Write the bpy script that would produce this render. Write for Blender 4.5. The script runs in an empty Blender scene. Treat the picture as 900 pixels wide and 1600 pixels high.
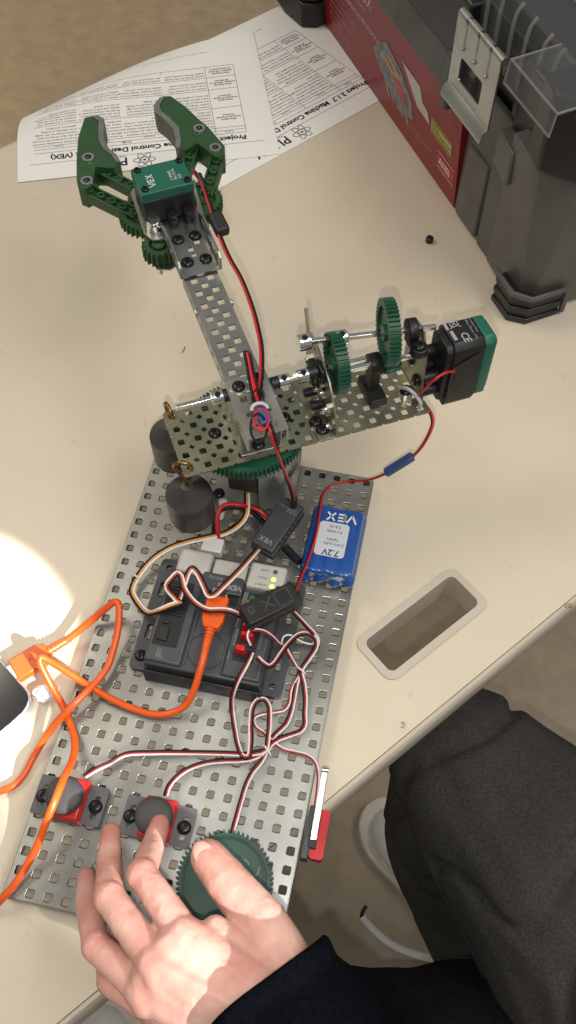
import bpy, bmesh, math, random
import numpy as np
from mathutils import Vector, Matrix, noise

random.seed(7)
S = 0.001                                   # everything below is laid out in millimetres
scene = bpy.context.scene

# ------------------------------------------------------------------ camera
CR = np.array([[0.97715538, 0.21240895, -0.00705753],
               [0.17922721, -0.84144491, -0.50975295],
               [-0.11421462, 0.49684293, -0.86029188]])
CC = np.array([206.948, -56.774, 663.884])
CF = 1448.75
cam_data = bpy.data.cameras.new('camera')
cam = bpy.data.objects.new('camera', cam_data)
scene.collection.objects.link(cam)
m = Matrix.Identity(4)
for i in range(3):
    m[i][0], m[i][1], m[i][2], m[i][3] = CR[0][i], -CR[1][i], -CR[2][i], CC[i] * S
cam.matrix_world = m
cam_data.sensor_fit = 'VERTICAL'
cam_data.sensor_height = 36
cam_data.lens = CF / 1600 * 36
cam_data.clip_start = 0.02
cam_data.clip_end = 60
scene.camera = cam

# ------------------------------------------------------------------ world and lamps
world = bpy.data.worlds.new('World')
scene.world = world
world.use_nodes = True
bg = world.node_tree.nodes['Background']
bg.inputs[0].default_value = (1.0, 0.97, 0.92, 1)
bg.inputs[1].default_value = 0.25


def lamp(name, kind, loc, target, energy, color, **kw):
    d = bpy.data.lights.new(name, kind)
    d.energy, d.color = energy, color
    for k, v in kw.items():
        setattr(d, k, v)
    o = bpy.data.objects.new(name, d)
    scene.collection.objects.link(o)
    o.location = Vector(loc) * S
    o.rotation_euler = (Vector(target) - Vector(loc)).to_track_quat('-Z', 'Y').to_euler()
    return o


FZ0 = -747
# ceiling fluorescents, the flash of the phone that took the picture, sun through two window panes, and an added warm fill on the far floor
lamp('ceiling_panel', 'AREA', (-1150, 650, 1800), (100, 300, 0), 15.5, (1.0, 0.89, 0.72), shape='RECTANGLE', size=1.2, size_y=0.6)
lamp('ceiling_panel', 'AREA', (1200, 250, 1800), (150, 250, 0), 19.0, (1.0, 0.95, 0.88), shape='RECTANGLE', size=1.2, size_y=0.6)
lamp('ceiling_panel', 'AREA', (150, 170, 1850), (150, 170, 0), 2.4, (0.84, 0.93, 1.0), shape='RECTANGLE', size=0.5, size_y=0.22)
lamp('phone_flash', 'SPOT', CC + CR[1] * 26 - CR[0] * 6, (140, 260, 0), 8.2, (1.0, 0.94, 0.86), spot_size=math.radians(80), spot_blend=1.0, shadow_soft_size=0.004)
SUN = np.array([0.68, -0.42, 0.60])
SUN /= np.linalg.norm(SUN)
SX = np.cross([0, 0, 1.0], SUN)
SX /= np.linalg.norm(SX)
SY = np.cross(SUN, SX)


def pane(a, b, r, energy, blend, soft):
    """sunlight through one window pane: a narrow beam of radius r (mm), a and b across the beam direction"""
    t = SX * a + SY * b
    lamp('sun_and_fill_spot', 'SPOT', t + SUN * 2600, t, energy, (1.0, 0.96, 0.90), spot_size=2 * math.atan(r / 2600), spot_blend=blend, shadow_soft_size=soft)


pane(120, 101, 50, 1300, 0.25, 0.007)
pane(52, 66, 38, 1200, 0.3, 0.007)
pane(72, -8, 57, 900, 0.45, 0.03)
lamp('sun_and_fill_spot', 'SPOT', (-2600, 3200, 1500), (-700, 1750, FZ0), 130, (1.0, 0.66, 0.24), spot_size=math.radians(34), spot_blend=0.6, shadow_soft_size=0.25)  # added fill, not sun: warms and brightens the floor beyond the table

scene.view_settings.view_transform = 'Standard'
scene.view_settings.look = 'None'
scene.view_settings.exposure = 0.0
scene.view_settings.gamma = 1.0
scene.cycles.use_denoising = True
scene.cycles.max_bounces = 8
scene.cycles.caustics_reflective = False
scene.cycles.caustics_refractive = False
scene.cycles.sample_clamp_indirect = 4.0


# ------------------------------------------------------------------ helpers
def U(px, py, z):
    """point of the place that a photograph pixel shows, at height z (mm)"""
    d = CR.T @ np.array([(px - 450) / CF, (py - 800) / CF, 1.0])
    return CC + d * ((z - CC[2]) / d[2])


def path(*pts):
    return [U(*p) for p in pts]


MATS = {}


def mat(name, col, rough=0.5, metal=0.0, var=0.0, vscale=60.0, bump=0.0, bscale=300.0, rvar=0.0, coat=0.0, trans=0.0,
        alpha=1.0, emit=None, sss=0.0, col2=None, detail=4.0, spec=None, ior=None, aniso=None):
    if name in MATS:
        return MATS[name]
    mt = bpy.data.materials.new(name)
    mt.use_nodes = True
    nt = mt.node_tree
    b = nt.nodes['Principled BSDF']
    b.inputs['Base Color'].default_value = (*col, 1)
    b.inputs['Roughness'].default_value = rough
    b.inputs['Metallic'].default_value = metal
    if coat:
        b.inputs['Coat Weight'].default_value = coat
        b.inputs['Coat Roughness'].default_value = 0.12
    if trans:
        b.inputs['Transmission Weight'].default_value = trans
    if alpha < 1:
        b.inputs['Alpha'].default_value = alpha
    if ior:
        b.inputs['IOR'].default_value = ior
    if spec is not None:
        b.inputs['Specular IOR Level'].default_value = spec
    if emit:
        b.inputs['Emission Color'].default_value = (*emit[0], 1)
        b.inputs['Emission Strength'].default_value = emit[1]
    if sss:
        b.inputs['Subsurface Weight'].default_value = sss
        b.inputs['Subsurface Radius'].default_value = (0.006, 0.0025, 0.0012)
        b.inputs['Subsurface Scale'].default_value = 1.0
    if var or bump or rvar or col2:
        tc = nt.nodes.new('ShaderNodeTexCoord')
        nz = nt.nodes.new('ShaderNodeTexNoise')
        nz.inputs['Scale'].default_value = vscale
        nz.inputs['Detail'].default_value = detail
        nz.inputs['Roughness'].default_value = 0.6
        nt.links.new(tc.outputs['Object'], nz.inputs['Vector'])
        if var or col2:
            rp = nt.nodes.new('ShaderNodeValToRGB')
            lo = col2 if col2 else tuple(max(0, c * (1 - var)) for c in col)
            hi = col if col2 else tuple(min(1, c * (1 + var)) for c in col)
            rp.color_ramp.elements[0].position, rp.color_ramp.elements[1].position = 0.3, 0.7
            rp.color_ramp.elements[0].color, rp.color_ramp.elements[1].color = (*lo, 1), (*hi, 1)
            nt.links.new(nz.outputs['Fac'], rp.inputs['Fac'])
            nt.links.new(rp.outputs['Color'], b.inputs['Base Color'])
        if rvar:
            n3 = nt.nodes.new('ShaderNodeTexNoise')
            n3.inputs['Scale'].default_value = vscale * 0.6
            n3.inputs['Detail'].default_value = 5
            nt.links.new(tc.outputs['Object'], n3.inputs['Vector'])
            mr = nt.nodes.new('ShaderNodeMapRange')
            mr.inputs['From Min'].default_value, mr.inputs['From Max'].default_value = 0.3, 0.7
            mr.inputs['To Min'].default_value, mr.inputs['To Max'].default_value = max(0.02, rough - rvar), min(1, rough + rvar)
            nt.links.new(n3.outputs['Fac'], mr.inputs['Value'])
            nt.links.new(mr.outputs['Result'], b.inputs['Roughness'])
        if bump:
            n2 = nt.nodes.new('ShaderNodeTexNoise')
            n2.inputs['Scale'].default_value = bscale
            n2.inputs['Detail'].default_value = 3
            nt.links.new(tc.outputs['Object'], n2.inputs['Vector'])
            bp = nt.nodes.new('ShaderNodeBump')
            bp.inputs['Strength'].default_value = bump
            bp.inputs['Distance'].default_value = 0.001
            nt.links.new(n2.outputs['Fac'], bp.inputs['Height'])
            nt.links.new(bp.outputs['Normal'], b.inputs['Normal'])
    MATS[name] = mt
    return mt


ROOT = {}


def rootloc(o):
    while o is not None:
        if o.name in ROOT:
            return ROOT[o.name]
        o = o.parent
    return np.zeros(3)


def tag(o, label=None, cat=None, group=None, kind=None):
    if label:
        o['label'] = label
    if cat:
        o['category'] = cat
    if group:
        o['group'] = group
    if kind:
        o['kind'] = kind
    return o


def thing(name, loc, label, cat, group=None):
    o = bpy.data.objects.new(name, None)
    scene.collection.objects.link(o)
    o.empty_display_size = 0.01
    o.location = Vector(loc) * S
    ROOT[o.name] = np.array(loc, float)
    return tag(o, label, cat, group)


def orth(d):
    d = np.array(d, float)
    d /= np.linalg.norm(d)
    a = np.array([0, 0, 1.0]) if abs(d[2]) < 0.9 else np.array([1.0, 0, 0])
    x = np.cross(a, d)
    x /= np.linalg.norm(x)
    return x, np.cross(d, x), d


def smooth_path(pts, sub=6):
    P = [np.array(p, float) for p in pts]
    if len(P) < 3:
        return P
    out = []
    Q = [2 * P[0] - P[1]] + P + [2 * P[-1] - P[-2]]
    for i in range(1, len(Q) - 2):
        p0, p1, p2, p3 = Q[i - 1], Q[i], Q[i + 1], Q[i + 2]
        d1, d2, d0 = np.linalg.norm(p2 - p1) ** 0.5 + 1e-6, np.linalg.norm(p3 - p2) ** 0.5 + 1e-6, np.linalg.norm(p1 - p0) ** 0.5 + 1e-6
        t0, t1 = 0, d0
        t2 = t1 + d1
        t3 = t2 + d2
        for k in range(sub):
            t = t1 + (t2 - t1) * k / sub
            a1 = (t1 - t) / (t1 - t0) * p0 + (t - t0) / (t1 - t0) * p1
            a2 = (t2 - t) / (t2 - t1) * p1 + (t - t1) / (t2 - t1) * p2
            a3 = (t3 - t) / (t3 - t2) * p2 + (t - t2) / (t3 - t2) * p3
            b1 = (t2 - t) / (t2 - t0) * a1 + (t - t0) / (t2 - t0) * a2
            b2 = (t3 - t) / (t3 - t1) * a2 + (t - t1) / (t3 - t1) * a3
            out.append((t2 - t) / (t2 - t1) * b1 + (t - t1) / (t2 - t1) * b2)
    out.append(P[-1])
    return out


class MB:
    """collects shapes (mm) and links them as one mesh object"""

    def __init__(s, M=None, O=(0, 0, 0)):
        s.v, s.f = [], []
        s.M, s.O = M, np.array(O, float)

    def add(s, verts, faces):
        b = len(s.v)
        V = np.array(verts, float)
        if s.M is not None:
            V = V @ s.M.T
            if np.linalg.det(s.M) < 0:
                faces = [list(f)[::-1] for f in faces]
        V = V + s.O
        s.v.extend(V.tolist())
        s.f.extend([[i + b for i in f] for f in faces])
        return s

    def box(s, x0, x1, y0, y1, z0, z1, tx=0, ty=0):
        """tx, ty shrink the top"""
        v = [(x0, y0, z0), (x1, y0, z0), (x1, y1, z0), (x0, y1, z0),
             (x0 + tx, y0 + ty, z1), (x1 - tx, y0 + ty, z1), (x1 - tx, y1 - ty, z1), (x0 + tx, y1 - ty, z1)]
        return s.add(v, [(0, 3, 2, 1), (4, 5, 6, 7), (0, 1, 5, 4), (1, 2, 6, 5), (2, 3, 7, 6), (3, 0, 4, 7)])

    def prism(s, poly, a0, a1, axis='z'):
        n = len(poly)
        f3 = {'z': lambda p, h: (p[0], p[1], h), 'y': lambda p, h: (p[0], h, p[1]), 'x': lambda p, h: (h, p[0], p[1])}[axis]
        area = sum(poly[i][0] * poly[(i + 1) % n][1] - poly[(i + 1) % n][0] * poly[i][1] for i in range(n))
        if (area < 0) != (axis == 'y'):
            poly = poly[::-1]
        v = [f3(p, a0) for p in poly] + [f3(p, a1) for p in poly]
        F = [list(range(n))[::-1], list(range(n, 2 * n))] + [(i, (i + 1) % n, n + (i + 1) % n, n + i) for i in range(n)]
        return s.add(v, F)

    def cyl(s, p0, p1, r0, r1=None, n=20):
        r1 = r0 if r1 is None else r1
        p0, p1 = np.array(p0, float), np.array(p1, float)
        x, y, d = orth(p1 - p0)
        v = []
        for p, r in ((p0, r0), (p1, r1)):
            for k in range(n):
                a = 2 * math.pi * k / n
                v.append(p + r * (math.cos(a) * x + math.sin(a) * y))
        return s.add(v, [list(range(n))[::-1], list(range(n, 2 * n))] + [(k, (k + 1) % n, n + (k + 1) % n, n + k) for k in range(n)])

    def lathe(s, prof, c, d=(0, 0, 1), n=32):
        """prof: list of (r, h) from one end to the other along d"""
        c = np.array(c, float)
        x, y, d = orth(d)
        v, F = [], []
        for r, h in prof:
            for k in range(n):
                a = 2 * math.pi * k / n
                v.append(c + d * h + r * (math.cos(a) * x + math.sin(a) * y))
        for i in range(len(prof) - 1):
            for k in range(n):
                k2 = (k + 1) % n
                F.append((i * n + k, i * n + k2, (i + 1) * n + k2, (i + 1) * n + k))
        F.append(list(range(n))[::-1])
        F.append(list(range((len(prof) - 1) * n, len(prof) * n)))
        return s.add(v, F)

    def tube(s, pts, r, n=8, up=None):
        P = [np.array(p, float) for p in pts]
        t = P[1] - P[0]
        x, y, _ = orth(t)
        v, F = [], []
        m_ = len(P)
        for i in range(m_):
            t = P[min(i + 1, m_ - 1)] - P[max(i - 1, 0)]
            t /= np.linalg.norm(t) + 1e-9
            x = x - t * np.dot(x, t)
            x /= np.linalg.norm(x) + 1e-9
            y = np.cross(t, x)
            rr = r[i] if hasattr(r, '__len__') else r
            for k in range(n):
                a = 2 * math.pi * k / n
                v.append(P[i] + rr * (math.cos(a) * x + math.sin(a) * y))
        for i in range(m_ - 1):
            for k in range(n):
                k2 = (k + 1) % n
                F.append((i * n + k, i * n + k2, (i + 1) * n + k2, (i + 1) * n + k))
        F.append(list(range(n))[::-1])
        F.append(list(range((m_ - 1) * n, m_ * n)))
        return s.add(v, F)

    def sphere(s, c, r, nu=16, nv=10, sc=(1, 1, 1)):
        c = np.array(c, float)
        prof = []
        v, F = [], []
        for j in range(1, nv):
            th = math.pi * j / nv
            for k in range(nu):
                a = 2 * math.pi * k / nu
                v.append(c + r * np.array([math.sin(th) * math.cos(a) * sc[0], math.sin(th) * math.sin(a) * sc[1], math.cos(th) * sc[2]]))
        for j in range(nv - 2):
            for k in range(nu):
                k2 = (k + 1) % nu
                F.append((j * nu + k, (j + 1) * nu + k, (j + 1) * nu + k2, j * nu + k2))
        t, b = len(v), len(v) + 1
        v.append(c + np.array([0, 0, r * sc[2]]))
        v.append(c - np.array([0, 0, r * sc[2]]))
        for k in range(nu):
            F.append((t, k, (k + 1) % nu))
            F.append((b, (nv - 2) * nu + (k + 1) % nu, (nv - 2) * nu + k))
        return s.add(v, F)

    def capsule(s, p0, p1, r0, r1):
        p0, p1 = np.array(p0, float), np.array(p1, float)
        L = np.linalg.norm(p1 - p0)
        x, y, d = orth(p1 - p0) if L > 1e-6 else orth((0, 0, 1))
        prof = [(r0 * math.sin(a), -r0 * math.cos(a)) for a in (0.15, 0.45, 0.8, 1.15, 1.57)]
        prof += [(r1 * math.sin(a), L + r1 * math.cos(a)) for a in (1.57, 1.15, 0.8, 0.45, 0.15)]
        return s.lathe(prof, p0, d, 16)

    def sheet(s, outer, holes, z0, z1):
        """flat sheet with real openings, made by the 2D curve fill"""
        cu = bpy.data.curves.new('tmp', 'CURVE')
        cu.dimensions = '2D'
        cu.fill_mode = 'BOTH'
        cu.extrude = (z1 - z0) / 2
        for poly in [outer] + list(holes):
            sp = cu.splines.new('POLY')
            sp.points.add(len(poly) - 1)
            for p, q in zip(sp.points, poly):
                p.co = (q[0], q[1], 0, 1)
            sp.use_cyclic_u = True
        ob = bpy.data.objects.new('tmp', cu)
        me = bpy.data.meshes.new_from_object(ob)
        zc = (z0 + z1) / 2
        s.add([(q.co.x, q.co.y, q.co.z + zc) for q in me.vertices], [list(p.vertices) for p in me.polygons])
        bpy.data.objects.remove(ob)
        bpy.data.curves.remove(cu)
        bpy.data.meshes.remove(me)
        return s

    def text(s, txt, size, place, align='LEFT', spacing=1.0, res=2, bold=0.0):
        """lettering as flat faces; place maps (x, y) of the line to a point"""
        cu = bpy.data.curves.new('tmp', 'FONT')
        cu.body = txt
        cu.size = size
        cu.align_x = align
        cu.space_line = spacing
        cu.resolution_u = res
        cu.offset = bold
        ob = bpy.data.objects.new('tmp', cu)
        me = bpy.data.meshes.new_from_object(ob)
        s.add([place(q.co.x, q.co.y) for q in me.vertices], [list(p.vertices) for p in me.polygons])
        bpy.data.objects.remove(ob)
        bpy.data.curves.remove(cu)
        bpy.data.meshes.remove(me)
        return s

    def stroke(s, pts, w, place):
        """flat pen stroke through 2D points"""
        for a, b in zip(pts[:-1], pts[1:]):
            a, b = np.array(a, float), np.array(b, float)
            d = b - a
            L = np.linalg.norm(d)
            if L < 1e-6:
                continue
            d /= L
            n_ = np.array([-d[1], d[0]]) * w / 2
            e = d * w * 0.2
            s.add([place(*(a - n_ - e)), place(*(b - n_ + e)), place(*(b + n_ + e)), place(*(a + n_ - e))], [(0, 1, 2, 3)])
        return s

    def gear(s, c, d, teeth, ro, thick, hub=6, web=True, ht=2.3):
        c = np.array(c, float)
        x, y, d = orth(d)
        rr = ro - ht
        out = []
        for k in range(teeth):
            for f_, r in ((0.0, rr), (0.22, rr), (0.36, ro), (0.62, ro), (0.76, rr)):
                a = 2 * math.pi * (k + f_) / teeth
                out.append((r * math.cos(a), r * math.sin(a)))
        ri = rr - 3.2
        inner = [(ri * math.cos(2 * math.pi * k / 48), ri * math.sin(2 * math.pi * k / 48)) for k in range(48)]
        M0, O0 = s.M, s.O
        L = np.stack([x, y, d], 1)
        s.M = L if M0 is None else M0 @ L
        s.O = (c if M0 is None else M0 @ c) + O0
        h = thick / 2
        s.sheet(out, [inner], -h, h)
        s.cyl((0, 0, -h * 0.45), (0, 0, h * 0.45), ri + 0.3, n=48)
        s.lathe([(hub * 0.35, -h * 1.05), (hub, -h * 1.05), (hub, h * 1.05), (hub * 0.35, h * 1.05)], (0, 0, 0), n=24)
        s.M, s.O = M0, O0
        return s

    def build(s, name, material, parent=None, smooth=None, bevel=0.0, seg=2, origin=None):
        o0 = rootloc(parent) if parent is not None else (np.array(origin, float) if origin is not None else np.zeros(3))
        V = (np.array(s.v) - o0) * S
        me = bpy.data.meshes.new(name)
        me.from_pydata(V.tolist(), [], s.f)
        me.validate()
        me.update()
        if smooth:
            me.polygons.foreach_set('use_smooth', [True] * len(me.polygons))
            me.set_sharp_from_angle(angle=math.radians(smooth))
        o = bpy.data.objects.new(name, me)
        scene.collection.objects.link(o)
        me.materials.append(material)
        if parent is not None:
            o.parent = parent
        else:
            o.location = Vector(o0) * S
            ROOT[o.name] = np.array(o0, float)
        if bevel:
            md = o.modifiers.new('bevel', 'BEVEL')
            md.width = bevel * S
            md.segments = seg
            md.limit_method = 'ANGLE'
            md.angle_limit = math.radians(40)
            if not smooth:
                me.polygons.foreach_set('use_smooth', [True] * len(me.polygons))
                me.set_sharp_from_angle(angle=math.radians(50))
        return o


def blob(name, material, caps, voxel, it, parent, noise_amp=0.0, noise_scale=30.0, fac=0.5, extra=None, fold=None):
    """one continuous skin grown over overlapping tapered capsules"""
    mb = MB()
    for p0, p1, r0, r1 in caps:
        mb.capsule(p0, p1, r0, r1)
    if extra:
        extra(mb)
    o = mb.build(name, material, parent, smooth=180)
    r = o.modifiers.new('remesh', 'REMESH')
    r.mode = 'VOXEL'
    r.voxel_size = voxel * S
    r.use_smooth_shade = True
    sm = o.modifiers.new('smooth', 'SMOOTH')
    sm.iterations = it
    sm.factor = fac
    tmp = bpy.data.scenes.new('tmp')          # evaluated alone, so the rest of the place is not recomputed
    o.parent = None
    scene.collection.objects.unlink(o)
    tmp.collection.objects.link(o)
    tmp.view_layers[0].update()
    me = bpy.data.meshes.new_from_object(o.evaluated_get(tmp.view_layers[0].depsgraph))
    tmp.collection.objects.unlink(o)
    scene.collection.objects.link(o)
    o.parent = parent
    bpy.data.scenes.remove(tmp)
    o.modifiers.clear()
    o.data = me
    if noise_amp:
        co = np.empty(len(me.vertices) * 3)
        no = np.empty(len(me.vertices) * 3)
        me.vertices.foreach_get('co', co)
        me.vertex_normals.foreach_get('vector', no)
        co, no = co.reshape(-1, 3), no.reshape(-1, 3)
        amp = np.array([noise.noise(Vector(q)) + 0.5 * noise.noise(Vector(q) * 2.3) for q in co / S / noise_scale])
        co += no * (amp * noise_amp * S)[:, None]
        me.vertices.foreach_set('co', co.ravel())
        me.update()
    if fold:
        co = np.empty(len(me.vertices) * 3)
        no = np.empty(len(me.vertices) * 3)
        me.vertices.foreach_get('co', co)
        me.vertex_normals.foreach_get('vector', no)
        co, no = co.reshape(-1, 3), no.reshape(-1, 3)
        w = co / S + rootloc(parent)
        co += no * (fold(w) * S)[:, None]
        me.vertices.foreach_set('co', co.ravel())
        me.update()
    me.polygons.foreach_set('use_smooth', [True] * len(me.polygons))
    if not me.materials:
        me.materials.append(material)
    return o


def sq(cx, cy, h, c=0.6):
    return [(cx - h + c, cy - h), (cx + h - c, cy - h), (cx + h, cy - h + c), (cx + h, cy + h - c),
            (cx + h - c, cy + h), (cx - h + c, cy + h), (cx - h, cy + h - c), (cx - h, cy - h + c)]


def dia(cx, cy, h):
    return [(cx - h, cy), (cx, cy - h), (cx + h, cy), (cx, cy + h)]


def rrect(x0, x1, y0, y1, r, n=5):
    out = []
    for cx, cy, a0 in ((x1 - r, y0 + r, -90), (x1 - r, y1 - r, 0), (x0 + r, y1 - r, 90), (x0 + r, y0 + r, 180)):
        for k in range(n + 1):
            a = math.radians(a0 + 90 * k / n)
            out.append((cx + r * math.cos(a), cy + r * math.sin(a)))
    return out


def circ(cx, cy, r, n=20):
    return [(cx + r * math.cos(2 * math.pi * k / n), cy + r * math.sin(2 * math.pi * k / n)) for k in range(n)]


# ------------------------------------------------------------------ materials
M_floor = mat('floor_vinyl', (0.39, 0.325, 0.24), 0.5, var=0.0, col2=(0.30, 0.25, 0.18), vscale=30, detail=12, bump=0.008, bscale=90)
M_lam = mat('table_laminate', (0.61, 0.54, 0.425), 0.42, var=0.035, vscale=9, rvar=0.06, detail=6)
def laminate():
    nt = M_lam.node_tree
    b = nt.nodes['Principled BSDF']
    src = b.inputs['Base Color'].links[0].from_socket
    tc = nt.nodes.new('ShaderNodeTexCoord')
    prev = src
    for sc, lo, hi, amt, det in ((70, 0.715, 0.75, 0.16, 2), (300, 0.75, 0.78, 0.22, 1), (3.2, 0.52, 0.72, 0.09, 9), (26, 0.66, 0.78, 0.10, 6)):
        nz = nt.nodes.new('ShaderNodeTexNoise')
        nz.inputs['Scale'].default_value = sc
        nz.inputs['Detail'].default_value = det
        nt.links.new(tc.outputs['Object'], nz.inputs['Vector'])
        mr = nt.nodes.new('ShaderNodeMapRange')
        mr.inputs['From Min'].default_value, mr.inputs['From Max'].default_value = lo, hi
        mr.inputs['To Max'].default_value = amt
        nt.links.new(nz.outputs['Fac'], mr.inputs['Value'])
        mx = nt.nodes.new('ShaderNodeMix')
        mx.data_type = 'RGBA'
        mx.inputs['B'].default_value = (0.28, 0.24, 0.19, 1)
        nt.links.new(mr.outputs['Result'], mx.inputs['Factor'])
        nt.links.new(prev, mx.inputs['A'])
        prev = mx.outputs['Result']
    nt.links.new(prev, b.inputs['Base Color'])


laminate()
M_trim = mat('edge_trim', (0.50, 0.455, 0.38), 0.45, var=0.05, vscale=30)
M_paper = mat('paper', (0.80, 0.79, 0.77), 0.75, var=0.02, vscale=14, bump=0.02, bscale=60)
M_ink = mat('ink', (0.02, 0.02, 0.022), 0.7)
M_zinc = mat('zinc_plate', (0.48, 0.485, 0.46), 0.35, 0.88, col2=(0.29, 0.282, 0.255), vscale=13, rvar=0.14, bump=0.02, bscale=500, detail=9)
M_steel = mat('steel', (0.34, 0.35, 0.335), 0.33, 0.9, var=0.1, vscale=45, rvar=0.08)
M_gold = mat('chromate_steel', (0.31, 0.305, 0.225), 0.38, 0.85, var=0.12, vscale=40, rvar=0.08)
M_bright = mat('bright_steel', (0.72, 0.74, 0.75), 0.2, 1.0, var=0.05, vscale=80)
M_screw = mat('black_oxide', (0.022, 0.022, 0.024), 0.24, 0.5)
M_green = mat('green_plastic', (0.010, 0.066, 0.036), 0.42, var=0.12, vscale=60)
M_claw = mat('claw_green', (0.018, 0.066, 0.020), 0.45, var=0.12, vscale=60)
M_teal = mat('motor_cap_green', (0.008, 0.105, 0.068), 0.4, var=0.06, vscale=80)
M_rub = mat('rubber_pad', (0.13, 0.135, 0.12), 0.75, var=0.2, vscale=120)
M_blk = mat('black_plastic', (0.008, 0.0082, 0.009), 0.45, var=0.2, vscale=90, bump=0.04, bscale=900)
M_tape = mat('black_tape', (0.012, 0.0125, 0.014), 0.55, bump=0.15, bscale=160)
M_grey = mat('charcoal_plastic', (0.05, 0.054, 0.06), 0.42, var=0.08, vscale=60, bump=0.03, bscale=900)
M_dark = mat('port_black', (0.006, 0.006, 0.007), 0.6)
M_lgrey = mat('light_grey_plastic', (0.42, 0.41, 0.39), 0.45, var=0.03, vscale=50)
M_white = mat('white_plastic', (0.62, 0.60, 0.57), 0.4)
M_wwire = mat('white_wire', (0.72, 0.69, 0.67), 0.4)
M_rwire = mat('red_wire', (0.45, 0.012, 0.016), 0.35)
M_drwire = mat('dark_red_wire', (0.30, 0.012, 0.022), 0.4)
M_bwire = mat('black_wire', (0.008, 0.007, 0.008), 0.5, spec=0.25)
M_owire = mat('ochre_wire', (0.62, 0.27, 0.055), 0.4)
M_brwire = mat('rust_wire', (0.42, 0.07, 0.025), 0.4)
M_orange = mat('orange_cable', (0.68, 0.095, 0.012), 0.34, var=0.05, vscale=40)
M_red = mat('red_plastic', (0.52, 0.014, 0.014), 0.32, var=0.06, vscale=60)
M_btn = mat('button_rubber', (0.052, 0.052, 0.054), 0.6, bump=0.05, bscale=500)
M_brk = mat('grey_bracket', (0.095, 0.097, 0.10), 0.5, var=0.08, vscale=70)
M_weight = mat('cast_weight', (0.055, 0.053, 0.053), 0.46, 0.35, var=0.3, vscale=70, rvar=0.1, bump=0.06, bscale=250, detail=7)
M_brass = mat('brass', (0.27, 0.155, 0.05), 0.36, 1.0, var=0.2, vscale=120)
M_blue = mat('battery_wrap', (0.012, 0.075, 0.30), 0.22, coat=0.5, var=0.1, vscale=40, bump=0.25, bscale=90)
M_bluetape = mat('blue_tape', (0.03, 0.07, 0.20), 0.5, bump=0.1, bscale=200)
M_label = mat('pale_print', (0.55, 0.57, 0.62), 0.5)
M_print = mat('grey_print', (0.30, 0.31, 0.32), 0.5)
M_wprint = mat('white_print', (0.62, 0.63, 0.63), 0.5)
M_led = mat('lit_led', (0.5, 0.9, 0.1), 0.3, emit=((0.62, 1.0, 0.10), 2.2))
M_leddark = mat('dark_led', (0.07, 0.065, 0.05), 0.25)
M_gled = mat('green_led', (0.01, 0.16, 0.03), 0.3)
M_smoke = mat('smoky_plastic', (0.05, 0.056, 0.06), 0.25, trans=0.35, ior=1.3)
M_clear = mat('clear_plastic', (0.16, 0.16, 0.165), 0.2, alpha=0.2, bump=0.03, bscale=120)
M_clearedge = mat('clear_plastic_edge', (0.34, 0.34, 0.34), 0.2, alpha=0.42)
M_tbgrey = mat('toolbox_grey', (0.092, 0.090, 0.085), 0.46, var=0.22, vscale=18, bump=0.05, bscale=700)
M_tbred = mat('toolbox_label', (0.20, 0.006, 0.010), 0.33, var=0.12, vscale=12)
M_tbred2 = mat('label_bright_red', (0.50, 0.015, 0.02), 0.35)
M_tblack = mat('toolbox_black', (0.011, 0.011, 0.012), 0.38, bump=0.04, bscale=700)
M_latch = mat('latch_steel', (0.42, 0.425, 0.38), 0.35, 0.9, var=0.08, vscale=40, rvar=0.08)
M_lime = mat('label_olive', (0.38, 0.36, 0.10), 0.5)
M_pic = mat('picture_grey', (0.15, 0.14, 0.15), 0.4, var=0.7, vscale=90)
M_glass = mat('device_screen', (0.008, 0.008, 0.009), 0.12, coat=0.4)
M_alu = mat('device_rim', (0.68, 0.70, 0.72), 0.28, 0.8)
M_fleece = mat('charcoal_fleece', (0.050, 0.048, 0.046), 0.95, var=0.35, vscale=420, bump=0.35, bscale=900, detail=6, spec=0.1)
M_navy = mat('navy_sleeve', (0.001, 0.0014, 0.0026), 0.95, var=0.5, vscale=300, bump=0.4, bscale=800, spec=0.04)
M_bfab = mat('black_trousers', (0.008, 0.008, 0.009), 0.95, var=0.4, vscale=300, bump=0.4, bscale=800, spec=0.1)
M_shoe = mat('white_leather', (0.66, 0.67, 0.65), 0.55, var=0.05, vscale=40)
M_sole = mat('shoe_sole', (0.60, 0.57, 0.50), 0.6, var=0.1, vscale=50)
M_nail = mat('nail', (0.62, 0.34, 0.29), 0.4)


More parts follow.
